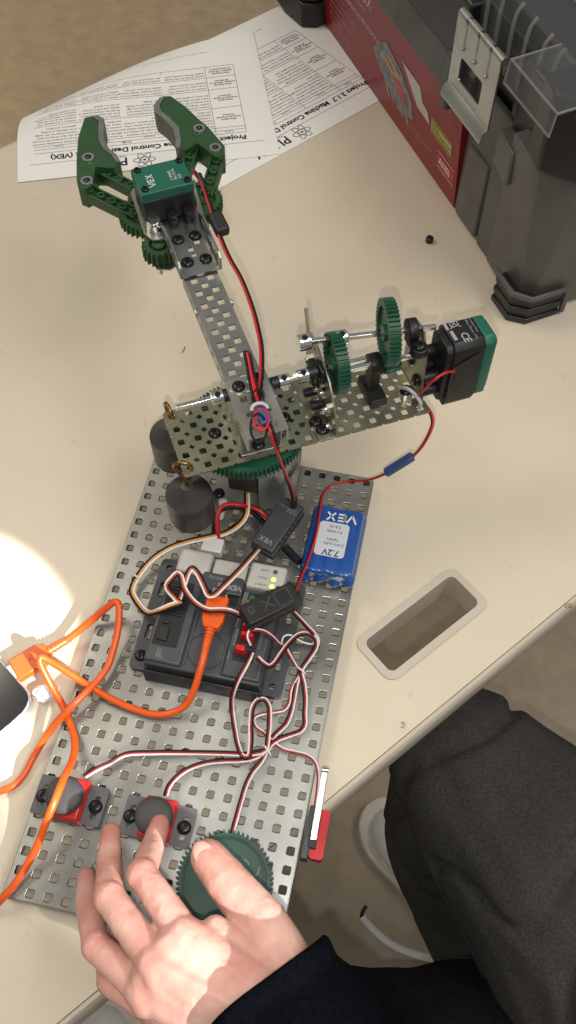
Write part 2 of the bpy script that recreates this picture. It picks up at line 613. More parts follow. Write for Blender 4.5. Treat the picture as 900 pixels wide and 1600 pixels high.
def skin_mat():
    mt = bpy.data.materials.new('skin')
    mt.use_nodes = True
    nt = mt.node_tree
    b = nt.nodes['Principled BSDF']
    b.inputs['Roughness'].default_value = 0.5
    b.inputs['Subsurface Weight'].default_value = 0.35
    b.inputs['Subsurface Radius'].default_value = (0.005, 0.0018, 0.0009)
    b.inputs['Subsurface Scale'].default_value = 1.0
    tc = nt.nodes.new('ShaderNodeTexCoord')
    n1 = nt.nodes.new('ShaderNodeTexNoise')
    n1.inputs['Scale'].default_value = 45
    n1.inputs['Detail'].default_value = 4
    n2 = nt.nodes.new('ShaderNodeTexNoise')
    n2.inputs['Scale'].default_value = 330
    n2.inputs['Detail'].default_value = 7
    rp = nt.nodes.new('ShaderNodeValToRGB')
    rp.color_ramp.elements[0].position, rp.color_ramp.elements[1].position = 0.32, 0.68
    rp.color_ramp.elements[0].color = (0.52, 0.25, 0.205, 1)
    rp.color_ramp.elements[1].color = (0.66, 0.41, 0.35, 1)
    bp = nt.nodes.new('ShaderNodeBump')
    bp.inputs['Strength'].default_value = 0.35
    bp.inputs['Distance'].default_value = 0.0007
    nt.links.new(tc.outputs['Object'], n1.inputs['Vector'])
    nt.links.new(tc.outputs['Object'], n2.inputs['Vector'])
    nt.links.new(n1.outputs['Fac'], rp.inputs['Fac'])
    at = nt.nodes.new('ShaderNodeAttribute')
    at.attribute_name = 'flush'
    mx = nt.nodes.new('ShaderNodeMix')
    mx.data_type = 'RGBA'
    mx.inputs['B'].default_value = (0.50, 0.17, 0.135, 1)
    nt.links.new(at.outputs['Fac'], mx.inputs['Factor'])
    nt.links.new(rp.outputs['Color'], mx.inputs['A'])
    nt.links.new(mx.outputs['Result'], b.inputs['Base Color'])
    nt.links.new(n2.outputs['Fac'], bp.inputs['Height'])
    nt.links.new(bp.outputs['Normal'], b.inputs['Normal'])
    return mt


M_skin = skin_mat()

# ------------------------------------------------------------------ the setting: floor
TZ = -12.7                                   # table top
FZ = TZ - 735                                # floor
tag(MB().add([(-4000, -3000, FZ), (4000, -3000, FZ), (4000, 6000, FZ), (-4000, 6000, FZ)], [(0, 1, 2, 3)]).build('floor', M_floor), kind='structure')

# ------------------------------------------------------------------ table
TN = np.array([0.775, -0.632])               # towards the near edge
TE = np.array([0.632, 0.775])                # along the edges
TM = np.array([[TE[0], TN[0], 0], [TE[1], TN[1], 0], [0, 0, 1.0]])   # table frame: along, across (towards the near edge), up
TO = np.array([217.6, 132.8, TZ])            # on the near seam
table = thing('table', (217.6, 132.8, FZ), 'beige laminate table top with rounded plastic edge under the robot', 'table')
DEPTH = 768


def tloc(x, y):
    q = np.array([x, y]) - TO[:2]
    return float(q @ TE), float(q @ TN)


g = [tloc(*U(px, py, TZ)[:2]) for px, py in ((553, 1003), (706, 888), (765, 945), (610, 1066))]
ga0, ga1 = (g[0][0] + g[3][0]) / 2, (g[1][0] + g[2][0]) / 2
gb0, gb1 = (g[0][1] + g[1][1]) / 2, (g[2][1] + g[3][1]) / 2
mb = MB(TM, TO)
mb.sheet([(-700, -DEPTH), (900, -DEPTH), (900, 0), (-700, 0)], [rrect(ga0 + 2, ga1 - 2, gb0 + 2, gb1 - 2, 8)], -28, 0)
mb.build('table_top', M_lam, table)
tr = [(0.4, -1.0), (3.4, -0.2), (5.2, -2.2), (6.0, -6), (6.2, -14), (6.0, -24), (4.6, -28), (0.4, -28.4)]
mb = MB(TM, TO)
mb.prism([(y, z) for y, z in tr], -700, 900, 'x')
mb.build('edge_trim', M_trim, table, smooth=60)
mb = MB(TM, TO)
mb.prism([(-DEPTH - y, z) for y, z in tr], -700, 900, 'x')
mb.build('edge_trim', M_trim, table, smooth=60)
mb = MB(TM, TO)
mb.sheet(rrect(ga0 - 1, ga1 + 1, gb0 - 1, gb1 + 1, 9, 8), [rrect(ga0 + 5, ga1 - 5, gb0 + 5, gb1 - 5, 5.5, 8)], 0.2, 1.8)
mb.sheet(rrect(ga0 + 2.3, ga1 - 2.3, gb0 + 2.3, gb1 - 2.3, 7.5, 8), [rrect(ga0 + 5, ga1 - 5, gb0 + 5, gb1 - 5, 5.5, 8)], -30, 0.2)
mb.build('cable_hole_frame', M_trim, table, bevel=0.8)
for sx in (-620, 820):                       # table legs, out of sight
    for sy in (-DEPTH + 90, -130):
        MB(TM, TO).box(sx - 20, sx + 20, sy, sy + 40, -735, -29).build('leg', M_blk, table)

# ------------------------------------------------------------------ printed sheets
RUB = ['Produces incomplete sketches.\nDoes not present the concept\nto the class. Does not have\nneeded details for the design\nto be effective in solving\nsignatures, and dates.',
       'Produces sketches with little\ndifficult to visualize. Several\ncommunication details missing\nsolution and simulate labels,\nnames, descriptions, features,\nand dates.',
       'Produces accurate sketches.\nMost concepts are visible and\nFew communication details are\nmissing, such as labels, notes,\nnames, descriptions, solution\nand dates.',
       'Produces a variety of accurate\nconcepts as sketches with all\nincluding details needed for\ncommunication to create labels,\nsignatures, descriptions\nand dates.']
RUB2 = ['Solution is incomplete. The\nprogram does not run and\nmakes no response to design.\nIncludes no machine parts\nfor a system model.',
        'Solution is somewhat true to\nsolve the required problem.\nModel has missing several of\ndetails, and some of notes\nshown in a sketch.',
        'Solution is mostly true for\nthe required problem and\nIncludes a model, but high\nquality is needed in details\nfor the design.',
        'Solution is true and high\nquality. Model includes parts\nand details in 3D computer,\nand a sketch with dates\nfor every program step.']
HEAD = ['Topics', 'Alternative\nPotential Physical\nSolution', 'Alternative\nPotential Program\nSolutions', 'Final Physical\nSolution: Sketch or\n3D Model', 'Final Physical\nSolution: Written\nCommunication']


def rubric(name, place, label, W=286, H=226, cells=1.0):
    """place(u, v) puts a point of the sheet (mm from its own top left corner) on the table"""
    nu, nv = 44, 36
    mb = MB()
    V, F = [], []
    for dz in (0.0, -0.12):
        for j in range(nv + 1):
            for i in range(nu + 1):
                p = np.array(place(W * i / nu, H * j / nv))
                V.append(p + np.array([0, 0, dz]))
    n1 = (nu + 1) * (nv + 1)
    for j in range(nv):
        for i in range(nu):
            a = j * (nu + 1) + i
            F.append((a, a + nu + 1, a + nu + 2, a + 1))
            F.append((n1 + a, n1 + a + 1, n1 + a + nu + 2, n1 + a + nu + 1))
    rim = [i for i in range(nu + 1)] + [(j + 1) * (nu + 1) - 1 for j in range(1, nv + 1)] + [nv * (nu + 1) + i for i in range(nu - 1, -1, -1)] + [j * (nu + 1) for j in range(nv - 1, 0, -1)]
    for a, b in zip(rim, rim[1:] + rim[:1]):
        F.append((a, b, n1 + b, n1 + a))
    mb.add(V, F)
    sh = mb.build(name, M_paper, None, smooth=60, origin=place(W / 2, H / 4))
    tag(sh, label, 'paper')

    def lift(u, v):
        e = 1.0
        p = np.array(place(u, v))
        n_ = np.cross(np.array(place(u + e, v)) - p, np.array(place(u, v + e)) - p)
        n_ /= np.linalg.norm(n_)
        return p + n_ * (0.22 if n_[2] > 0 else -0.22)

    def at(u, v):
        return lambda x, y: lift(u + x, v - y)

    ink = MB()
    # logo: letters and an atom
    ink.text('PLTW', 18, at(166, 21), bold=0.3)
    for k in range(3):
        a = math.pi * k / 3
        pts = []
        for q in range(25):
            t = 2 * math.pi * q / 24
            ex, ey = 12 * math.cos(t), 4.2 * math.sin(t)
            pts.append((148 + ex * math.cos(a) - ey * math.sin(a), -(14.5) + ex * math.sin(a) + ey * math.cos(a)))
        ink.stroke(pts, 0.7, lambda x, y: lift(x, -y))
    ink.stroke([(147, -14.5), (149, -14.5)], 2.4, lambda x, y: lift(x, -y))
    ink.text('PROJECT LEAD THE WAY', 2.6, at(168, 24))
    # rule, title
    ink.stroke([(14, -25.5), (272, -25.5)], 0.4, lambda x, y: lift(x, -y))
    ink.text('Project 3.1.7  Machine Control Design Rubric (VEX)', 10.2, at(33, 38), bold=0.35)
    # table grid
    top = 43
    cols = [32, 66, 118, 168, 218, 268]
    rows = [top, top + 6, top + 11, top + 46, top + 80, top + 103, top + 123]
    for c in cols:
        ink.stroke([(c, -rows[0]), (c, -rows[-1])], 0.4, lambda x, y: lift(x, -y))
    for r in rows:
        for c0, c1 in zip(cols[:-1], cols[1:]):
            ink.stroke([(c0, -r), ((c0 + c1) / 2, -r), (c1, -r)], 0.4, lambda x, y: lift(x, -y))
    ink.text('Design', 4.2, at(160, rows[0] + 4.6))
    ink.text('Topics', 3.8, at(46, rows[0] + 4.6))
    for k, c in enumerate(cols[1:-1]):
        ink.text('%d point%s' % (4 - k, '' if k == 3 else 's'), 3.8, at(c + 16, rows[1] + 4.2), res=1)
        ink.text(RUB[3 - k], 4.05, at(c + 1.5, rows[2] + 5), spacing=1.25, res=1)
        ink.text(RUB2[3 - k], 4.05, at(c + 1.5, rows[3] + 5), spacing=1.25, res=1)
        ink.text(RUB2[k].split('\n')[0] + '\n' + RUB[k].split('\n')[2] + '\n' + RUB2[k].split('\n')[3], 4.05, at(c + 1.5, rows[4] + 5), spacing=1.25, res=1)
        ink.text(RUB[k].split('\n')[3] + '\n' + RUB2[3 - k].split('\n')[1], 4.05, at(c + 1.5, rows[5] + 5), spacing=1.25, res=1)
    for k in range(4):
        ink.text(HEAD[k + 1], 3.9, at(cols[0] + 16.5, (rows[k + 2] + rows[k + 3]) / 2 - 2.5), align='CENTER', res=1, bold=0.06)
    ink.text('Principles of Engineering  -  Project 3.1.7 Machine Control Design  -  Page 4', 2.6, at(60, 196), res=1)
    ink.build('printed_text', M_ink, sh)
    return sh


P1O = np.array([12.0, 778.1])
P1X = np.array([-0.9335, -0.3585])
P1Y = np.array([-0.3585, 0.9335])
FAR = float(np.dot(np.array([-295.8, 728.2]) - TO[:2], TN))      # far edge of the table


def drape(p, z0, R=120.0, amax=1.15):
    """flat on the table, sagging over its far edge"""
    a, b = tloc(p[0], p[1])
    d = (FAR + 14) - b
    z = z0
    if d > 0:
        ang = min(d / R, amax)
        bb = (FAR + 14) - R * math.sin(ang)
        z = z0 - R * (1 - math.cos(ang))
        if d / R > amax:
            e = d - R * amax
            bb -= e * math.cos(amax)
            z -= e * math.sin(amax)
        q = TO[:2] + TE * a + TN * bb
        return (q[0], q[1], z)
    return (p[0], p[1], z)


def place1(u, v):
    p = P1O + P1X * u + P1Y * v
    w = 0.5 * (1 + math.sin(u * 0.035 + 1.0)) * (v / 226.0) * 1.6
    return drape(p, TZ + 1.15 + w)


P2O = np.array([-46.8, 702.8]) + 286 * np.array([0.62, 0.7846])


def place2(u, v):
    p = P2O - np.array([0.62, 0.7846]) * u + np.array([-0.7846, 0.62]) * v
    return drape(p, TZ + 0.5)


rubric('printed_sheet', place1, 'white printed sheet lying on top behind the green claw, its far edge curling down')
rubric('printed_sheet', place2, 'white printed sheet half under the other sheet, running beneath the toolbox')

# ------------------------------------------------------------------ toolbox
BX, BY = np.array([-0.554, 0.8325, 0]), np.array([0.8325, 0.554, 0])
BMt = np.stack([BX, BY, np.array([0, 0, 1.0])], 1)
BOt = np.array([288.5, 583.2, TZ])
tb = thing('toolbox', BOt, 'large dark grey plastic toolbox with red label and steel latch at the table corner', 'toolbox')


def B():
    return MB(BMt, BOt)


# lower bin: tapering front wall, corner column with chamfered edge
mb = B()
mb.prism([(86, 22), (86, 235), (560, 235), (560, 22)], 5, 122)
mb.prism([(86, 16), (86, 22), (168, 22), (168, 16)], 4, 150)
mb.build('bin', M_tbgrey, tb, bevel=1.5)
mb = B()                                     # corner column, its faces leaning out towards the top
lo = [(86, 10), (38, 6), (14, 6), (6, 16), (6, 70), (40, 235), (86, 235)]
hi = [(70, -4), (40, -8), (20, -8), (-6, 14), (-6, 80), (40, 235), (70, 235)]
n = len(lo)
mb.add([(x, y, 4) for x, y in lo] + [(x, y, 168) for x, y in hi],
       [list(range(n)), list(range(2 * n - 1, n - 1, -1))] + [(i, n + i, n + (i + 1) % n, (i + 1) % n) for i in range(n)])
mb.build('corner_column', M_tbgrey, tb, bevel=2)
mb = B()
mb.box(86, 112, 12, 40, 3, 100).box(118, 160, 12, 40, 4, 88, 2, 1)
mb.build('front_wall', M_tbgrey, tb, bevel=2)
# foot with ribs
fo = [(40, -8.5), (10, -8.1), (-2, 6.7), (-2, 42), (30, 42), (44, 30)]
mb = B()
for k in range(5):
    z0 = 1 + k * 6
    ins = 0 if k % 2 == 0 else 1.6
    sc = [(x + (ins if x < 30 else 0), y + (ins if y < 20 else 0)) for x, y in fo]
    sc = [(x + 0.2 * k, y + 0.5 * k * 0.4) for x, y in sc]
    mb.prism(sc, z0, z0 + 6.2)
mb.build('foot', M_tblack, tb, bevel=0.9)
mb = B()
fr = [(46, -8.0), (11, -8.6), (-3.2, 6.0), (-3.2, 46), (-0.5, 46), (-0.5, 7.4), (12.5, -5.0), (46, -5.0)]
mb.prism(fr, 31, 37)
mb.prism([(-3.2, 43), (-3.2, 48), (1, 48), (1, 43)], 3, 34)
mb.build('foot_rim', M_tbgrey, tb, bevel=0.8)
mb = B()
mb.prism([(560, -22), (524, -14), (516, 2), (524, 40), (600, 40), (600, -22)], 1, 30)
mb.prism([(564, -18), (526, -10), (520, 4), (526, 40), (600, 40), (600, -18)], 30, 90)
mb.build('foot', M_tblack, tb, bevel=2)
# label panel and the print on it
PN = B()
PN.add([(168, 15.5, 2), (520, 15.5, 2), (520, 7, 116), (168, 7, 116), (168, 21, 2), (520, 21, 2), (520, 21, 116), (168, 21, 116)],
       [(0, 3, 2, 1), (4, 5, 6, 7), (0, 1, 5, 4), (1, 2, 6, 5), (2, 3, 7, 6), (3, 0, 4, 7)])
label = PN.build('label_panel', M_tbred, tb)


def onp(x, z, e=0.25):
    y = 15.5 - 8.5 * (z - 2) / 114 - e
    return np.array([x, y, z])


def lab(x0, z0, e=0.3):
    # the label reads from the far end of the box to the near end, right way up
    return lambda a, b: onp(x0 - a, z0 + b, e)


mb = B()
mb.text('PRO TOOL BOX', 17, lab(505, 96), bold=0.3)
mb.text('CAISSE A OUTILS PROFESSIONNELLE', 6.5, lab(500, 86))
mb.text('CAJA DE HERRAMIENTAS PROFESIONAL', 8.5, lab(505, 70), bold=0.15)
for k, t in enumerate(('Removable tote tray', 'Organizer compartments on the lid', 'Large metal latches', 'Deep storage for bulky tools', 'Bandeja removible', 'Compartimentos en la tapa')):
    mb.text(t, 5.4, lab(500, 60 - 8 * k), res=1)
mb.text('DO NOT SIT OR STAND ON THIS BOX', 3.6, lab(290, 28), res=1)
mb.text('CONTENTS NOT INCLUDED', 3.4, lab(290, 22), res=1)
mb.build('lettering', mat('label_print', (0.42, 0.33, 0.31), 0.5), label)
mb = B()                                     # picture of an open box: open lid, tray, body
q = [(372, 62), (340, 86), (300, 74), (276, 56), (268, 38), (300, 26), (345, 40), (368, 52)]
mb.add([onp(x, z, 0.3) for x, z in q], [list(range(len(q)))[::-1]])
mb.build('picture', M_pic, label)
mb = B()
for k in range(5):
    mb.stroke([(345 - 13 * k, 46 - 1.5 * k), (330 - 12 * k, 28 - 0.6 * k)], 5, lambda x, z: onp(x, z, 0.45))
mb.stroke([(368, 60), (332, 44), (276, 40)], 2.5, lambda x, z: onp(x, z, 0.5)).stroke([(340, 84), (300, 72), (278, 55)], 2.0, lambda x, z: onp(x, z, 0.5))
mb.build('picture', mat('picture_pale', (0.20, 0.19, 0.20), 0.4), label)
mb = B()
for (a, c, w) in (((350, 66), (316, 58), 4), ((336, 72), (300, 62), 3)):
    mb.stroke([a, c], w, lambda x, z: onp(x, z, 0.45))
mb.build('picture', mat('picture_yellow', (0.45, 0.26, 0.05), 0.5), label)
mb = B()
for (a, c, w) in (((322, 56), (296, 52), 6), ((308, 48), (290, 46), 4)):
    mb.stroke([a, c], w, lambda x, z: onp(x, z, 0.55))
mb.build('picture', M_tbred2, label)
mb = B()
q = [(300, 88), (258, 86), (250, 72), (238, 70), (232, 58), (262, 60), (284, 76)]
mb.add([onp(x, z, 0.4) for x, z in q], [list(range(len(q)))[::-1]])
mb.build('torn_patch', M_lgrey, label)
mb = B()
for a, c in (((228, 70), (184, 70)), ((184, 70), (184, 54)), ((184, 54), (228, 54)), ((228, 54), (228, 70))):
    mb.stroke([a, c], 1.2, lambda x, z: onp(x, z, 0.3))
mb.stroke([(226, 62), (186, 62)], 11, lambda x, z: onp(x, z, 0.25))
mb.build('warranty_box', M_lime, label)
mb = B().text('LIMITED\nLIFETIME WARRANTY', 4.2, lab(226, 63, 0.5), res=1)
mb.build('lettering', M_tblack, label)
mb = B().stroke([(208, 34), (176, 34)], 12, lambda x, z: onp(x, z, 0.3))
mb.build('standard_badge', M_tbred2, label)
mb = B().text('ANSI', 11.5, lab(207, 30, 0.55), bold=0.2)
mb.stroke([(210, 43), (174, 43)], 0.9, lambda x, z: onp(x, z, 0.3)).stroke([(210, 25), (174, 25)], 0.9, lambda x, z: onp(x, z, 0.3))
mb.build('lettering', M_wprint, label)
# ledge over the label, upper frame, recess and lid
mb = B()
mb.prism([(22, 116.5), (6.5, 116.5), (3, 120), (10, 150), (22, 158)], 168, 560, 'x')
mb.build('ledge', M_tbgrey, tb, bevel=1.5)
mb = B()
mb.box(60, 560, 24, 235, 122, 176)
mb.box(186, 560, 8, 26, 150, 210)
mb.build('upper_frame', M_tblack, tb, bevel=3)
mb = B()
mb.prism([(95, 10), (95, 30), (60, 30), (60, 10)], 100, 215)
mb.prism([(-10, 12), (-10, 110), (44, 110), (52, 40), (46, -6), (20, -12)], 168, 238)
mb.box(44, 112, 18, 60, 118, 216)
mb.build('corner_cap', M_tblack, tb, bevel=3)
mb = B()
mb.prism([(96, -1), (70, -6), (62, -6), (62, 14), (96, 14)], 118, 152)
mb.build('hinge_guard', M_tbgrey, tb, bevel=2)
mb = B().box(182, 196, -6, 12, 112, 168)
mb.build('latch_mount', M_grey, tb, bevel=2.5)
# steel latch: plate with window, rolled top knuckles, kicked out lower lip
LMt = BMt @ np.array([[-1, 0, 0], [0, 0, -1], [0, 1, 0]]).T.astype(float)
LMt = np.stack([-BX, np.array([0, 0, 1.0]), -BY], 1)        # latch frame: right, up, out
LO = BOt + BMt @ np.array([182, -5, 134])
latch = MB(LMt, LO).sheet(rrect(0, 77, 11, 74, 3), [rrect(16, 56, 22, 44, 3)], 0, 1.6)
latch.add([(0, 12, 0), (77, 12, 0), (77, 7, 5), (0, 7, 5), (77, -1, 6.5), (0, -1, 6.5), (0, 12, 1.6), (77, 12, 1.6), (77, 7.6, 6.4), (0, 7.6, 6.4), (77, -1, 8.1), (0, -1, 8.1)],
          [(0, 1, 2, 3), (3, 2, 4, 5), (6, 9, 8, 7), (9, 11, 10, 8), (5, 4, 10, 11), (0, 3, 9, 6), (3, 5, 11, 9), (1, 7, 8, 2), (2, 8, 10, 4)])
lt = latch.build('latch', M_latch, tb, bevel=0.6)
mb = MB(LMt, LO)
for k, x in enumerate((17, 38, 59)):
    mb.tube([(x, 52, 1.4), (x, 74, 1.4)], 1.3, 8).sphere((x, 52, 2.2), 2.0, 10, 6)
mb.build('rib', M_latch, lt, smooth=50)
mb = MB(LMt, LO)
for x0, x1 in ((0, 15), (19, 36), (40, 57), (61, 77)):
    mb.cyl((x0, 75, -2), (x1, 75, -2), 4.0, n=14)
mb.build('knuckle', M_latch, lt, smooth=50)
mb = MB(LMt, LO).tube([(2, 75, -2), (75, 75, -2)], 2.0, 8)
mb.build('pin', M_bright, lt, smooth=50)
# clear organiser lid: top sheet, front skirt, ribs, moulded grip
mb = B()
mb.box(-6, 560, 20, 235, 236, 239)
mb.box(46, 186, 18, 20.5, 176, 238)
mb.build('lid', M_clear, tb, bevel=1)
lid = [c for c in tb.children if c.name.startswith('lid')][0]
for x in (64, 84, 108, 130, 152, 172):
    mb = B().tube(smooth_path([(x, 16.5, 178), (x, 16.5, 232), (x, 22, 240)], 4), 1.8, 8)
    mb.build('lid_rib', M_clearedge, lid, smooth=60)
mb = B()
mb.prism([(-24, 238), (18, 241), (18, 244), (-27, 241.5), (-29, 222), (-26, 222)], -4, 66, 'x')
mb.build('lid_grip', M_clear, lid, bevel=0.8)
mb = B().tube([(-4, -27.5, 222), (66, -27.5, 222)], 1.0, 6).tube([(-4, -27.5, 222), (-4, -25.5, 241), (-4, 18, 243)], 1.0, 6).tube([(66, -27.5, 222), (66, -25.5, 241), (66, 18, 243)], 1.0, 6).tube([(-4, -25.5, 241.5), (66, -25.5, 241.5)], 0.9, 6)
mb.build('lid_edge', M_clearedge, lid, smooth=60)
mb = B()
for k in range(3):
    y = 60 + 18 * k
    mb.tube([(150 - 10 * k, y, 241), (40, y, 241), (40, y + 8, 241), (150 - 10 * k, y + 8, 241)], 1.1, 6)
mb.build('lid_groove', M_clearedge, lid, smooth=60)
mb = B().box(-4, 558, 30, 232, 178, 206)
mb.build('tray', M_tblack, tb, bevel=2)
mb = B().box(240, 420, 40, 120, 206, 216).box(300, 500, 130, 220, 206, 214)
mb.build('tray_insert', M_tbred, tb, bevel=2)

# ------------------------------------------------------------------ fasteners shared by all the robot's parts
def make_screw():
    n = 20
    prof = [(2.4, -3.0), (2.4, 0), (4.9, 0), (4.9, 0.6), (4.4, 1.7), (3.2, 2.5), (1.75, 2.75)]
    mb = MB().lathe(prof + [(1.6, 2.7), (1.55, 1.2), (0.2, 1.2)], (0, 0, 0), n=n)
    o = mb.build('screw', M_screw, None, smooth=45)
    me = o.data
    bpy.data.objects.remove(o)
    mb = MB()
    mb.prism([(3.7 * math.cos(math.pi * k / 3), 3.7 * math.sin(math.pi * k / 3)) for k in range(6)], 0, 3.2)
    mb.cyl((0, 0, 0), (0, 0, 5), 2.0, n=12)
    o = mb.build('nut', M_bright, None, bevel=0.4)
    me2 = o.data
    bpy.data.objects.remove(o)
    return me, me2


SCREW, NUT = make_screw()
ROOT.pop('screw', None)
ROOT.pop('nut', None)


def bolt(parent, p, d=(0, 0, 1), mesh=None, name='screw', s=1.0):
    o = bpy.data.objects.new(name, mesh or SCREW)
    scene.collection.objects.link(o)
    o.parent = parent
    q = Vector((np.array(p, float) - rootloc(parent)) * S)
    o.matrix_local = Matrix.Translation(q) @ Vector(d).to_track_quat('Z', 'Y').to_matrix().to_4x4() @ Matrix.Scale(s, 4)
    return o


def vex(mb, place, h, w):
    """the three letter maker's mark, drawn in strokes; h letter height"""
    k = h
    mb.stroke([(0, k), (0.55 * k, 0), (1.1 * k, k)], w, place)
    for y in (0.08, 0.5, 0.92):
        mb.stroke([(1.45 * k, y * k), (2.15 * k, y * k)], w, place)
    mb.stroke([(1.45 * k, 0.08 * k), (1.32 * k, 0.28 * k), (1.48 * k, 0.5 * k), (1.32 * k, 0.72 * k), (1.45 * k, 0.92 * k)], w * 0.9, place)
    mb.stroke([(2.6 * k, 0), (3.5 * k, k)], w, place)
    mb.stroke([(2.6 * k, k), (3.5 * k, 0)], w, place)


# ------------------------------------------------------------------ base plate
base = thing('base_plate', (88.9, 184, TZ), 'long perforated zinc base plate carrying the whole robot', 'plate')
P = 12.7
E0, E1x, E1y = -5.0, 14 * P + 5.0, 29 * P + 5.0
mb = MB()
for c in range(15):                           # one cell per hole: top, rounded rim, wall, underside
    for r_ in range(30):
        cx, cy = c * P, r_ * P
        xa, xb = (E0 if c == 0 else cx - P / 2), (E1x if c == 14 else cx + P / 2)
        ya, yb = (E0 if r_ == 0 else cy - P / 2), (E1y if r_ == 29 else cy + P / 2)
        rings = [[(x, y, z) for x, y in sq(cx, cy, h, 0.8)] for h, z in ((3.1, 0.0), (2.85, -0.12), (2.7, -0.4), (2.7, -1.6))]
        V = [(xa, ya, 0), (xb, ya, 0), (xb, yb, 0), (xa, yb, 0), (xa, ya, -1.6), (xb, ya, -1.6), (xb, yb, -1.6), (xa, yb, -1.6)]
        for g_ in rings:
            V += g_
        o = 8
        F = [(0, 1, o + 1, o), (1, o + 2, o + 1), (1, 2, o + 3, o + 2), (2, o + 4, o + 3), (2, 3, o + 5, o + 4), (3, o + 6, o + 5), (3, 0, o + 7, o + 6), (0, o, o + 7)]
        for k in range(3):
            for j in range(8):
                j2 = (j + 1) % 8
                F.append((o + 8 * k + j, o + 8 * k + j2, o + 8 * k + 8 + j2, o + 8 * k + 8 + j))
        q = o + 24
        F += [(5, 4, q, q + 1), (5, q + 1, q + 2), (6, 5, q + 2, q + 3), (6, q + 3, q + 4), (7, 6, q + 4, q + 5), (7, q + 5, q + 6), (4, 7, q + 6, q + 7), (4, q + 7, q)]
        mb.add(V, F)
mb.build('plate_sheet', M_zinc, base)
mb = MB()
for (x0, x1, y0, y1) in ((E0 + 2, E1x - 2, E0 - 0.9, E0 + 0.35), (E0 + 2, E1x - 2, E1y - 0.35, E1y + 0.9), (E0 - 0.9, E0 + 0.35, E0 + 2, E1y - 2), (E1x - 0.35, E1x + 0.9, E0 + 2, E1y - 2)):
    mb.box(x0, x1, y0, y1, TZ + 0.1, -0.8)
mb.build('flange', M_zinc, base, bevel=0.5)

# ------------------------------------------------------------------ turntable: bracket, motor, big gear
GC = np.array([85.0, 335.0])
PM = np.array([[.85286, -.52213, .00248], [.52073, .85089, .06943], [-.03836, -.05792, .99758]])
PO = np.array([58.6, 282.1, 112.8])
tt = thing('turntable', (GC[0], GC[1], 0), 'steel bracket with black motor and big green gear turning the arm', 'turntable')
pl = [tuple(U(px, py, 4.7)[:2]) for px, py in ((337, 738), (339, 786), (430, 800), (463, 778), (472, 702))]
MB().sheet(pl + [tuple(U(360, 668, 4.7)[:2])], [sq(c * P + 2, r_ * P + 4, 2.3) for c, r_ in ((5, 24), (6, 24), (7, 24), (8, 24), (8, 23), (9, 24), (9, 23), (9, 25), (10, 25), (8, 25), (9, 26), (10, 26), (6, 23), (7, 23))], 3.4, 4.7).build('bracket', M_steel, tt, bevel=0.3)
MB().box(GC[0] - 30, GC[0] + 36, GC[1] + 24.7, GC[1] + 26, 0.4, 78).build('bracket', M_steel, tt, bevel=0.5)
MB().box(GC[0] - 13, GC[0] + 12, GC[1] - 17, GC[1] + 24, 34, 92).build('motor', M_blk, tt, bevel=1.5)
mb = MB().box(GC[0] + 13, GC[0] + 14.3, GC[1] - 20, GC[1] + 24, 5, 90)
mb.build('bracket', M_steel, tt, bevel=0.4)
mb = MB().cyl((GC[0], GC[1], 74), (GC[0], GC[1], 104), 3.2)
mb.build('shaft', M_bright, tt, smooth=40)
gz = (PM.T @ (np.array([GC[0] + 1, GC[1] - 4, 98]) - PO))
mb = MB(PM, PO).gear((gz[0], gz[1], -7.5), (0, 0, 1), 84, 44.6, 8, hub=10)
mb.build('gear', M_green, tt, bevel=0.0)
bolt(tt, U(342, 771, 4.7))
bolt(tt, U(456, 729, 4.7))

# ------------------------------------------------------------------ robot arm: platform, tower, boom, gear train
arm = thing('robotic_manipulator', PO + PM @ np.array([50, 25, 0]), 'robot arm of perforated channels with gear train on a slanted platform', 'robot arm')


def Q():
    return MB(PM, PO)


def pw(u, v, w):
    return PM @ np.array([u, v, w], float) + PO


PZ = PM @ np.array([0, 0, 1.0])
PX = PM @ np.array([1.0, 0, 0])
PY = PM @ np.array([0, 1.0, 0])
holes = [sq(c * P, r * P, 2.5, 0.5) for c in range(15) for r in range(5)]
holes += [dia((c + .5) * P, (r + .5) * P, 2.5) for c in range(14) for r in range(4)]
out = []
x0, x1, y0, y1 = -6.2, 14 * P + 6.2, -6.2, 4 * P + 6.2
for c in range(15):                           # scalloped edges: a small nick between neighbouring holes
    out.append(((c + .5) * P - 12.7 + 6.35, y0))
out = [(x0 + 2, y0)]
for c in range(14):
    x = (c + .5) * P
    out += [(x - 1.3, y0), (x, y0 + 1.3), (x + 1.3, y0)]
out += [(x1 - 2, y0), (x1, y0 + 2)]
for r in range(4):
    y = (r + .5) * P
    out += [(x1, y - 1.3), (x1 - 1.3, y), (x1, y + 1.3)]
out += [(x1, y1 - 2), (x1 - 2, y1)]
for c in range(13, -1, -1):
    x = (c + .5) * P
    out += [(x + 1.3, y1), (x, y1 - 1.3), (x - 1.3, y1)]
out += [(x0 + 2, y1), (x0, y1 - 2)]
for r in range(3, -1, -1):
    y = (r + .5) * P
    out += [(x0, y + 1.3), (x0 + 1.3, y), (x0, y - 1.3)]
out += [(x0, y0 + 2)]
Q().sheet(out, holes, -1.2, 0).build('platform_plate', M_gold, arm)
for u, v in ((2 * P, 2 * P), (6 * P + 2, 2 * P - 2)):
    bolt(arm, pw(u, v, 0), PZ)

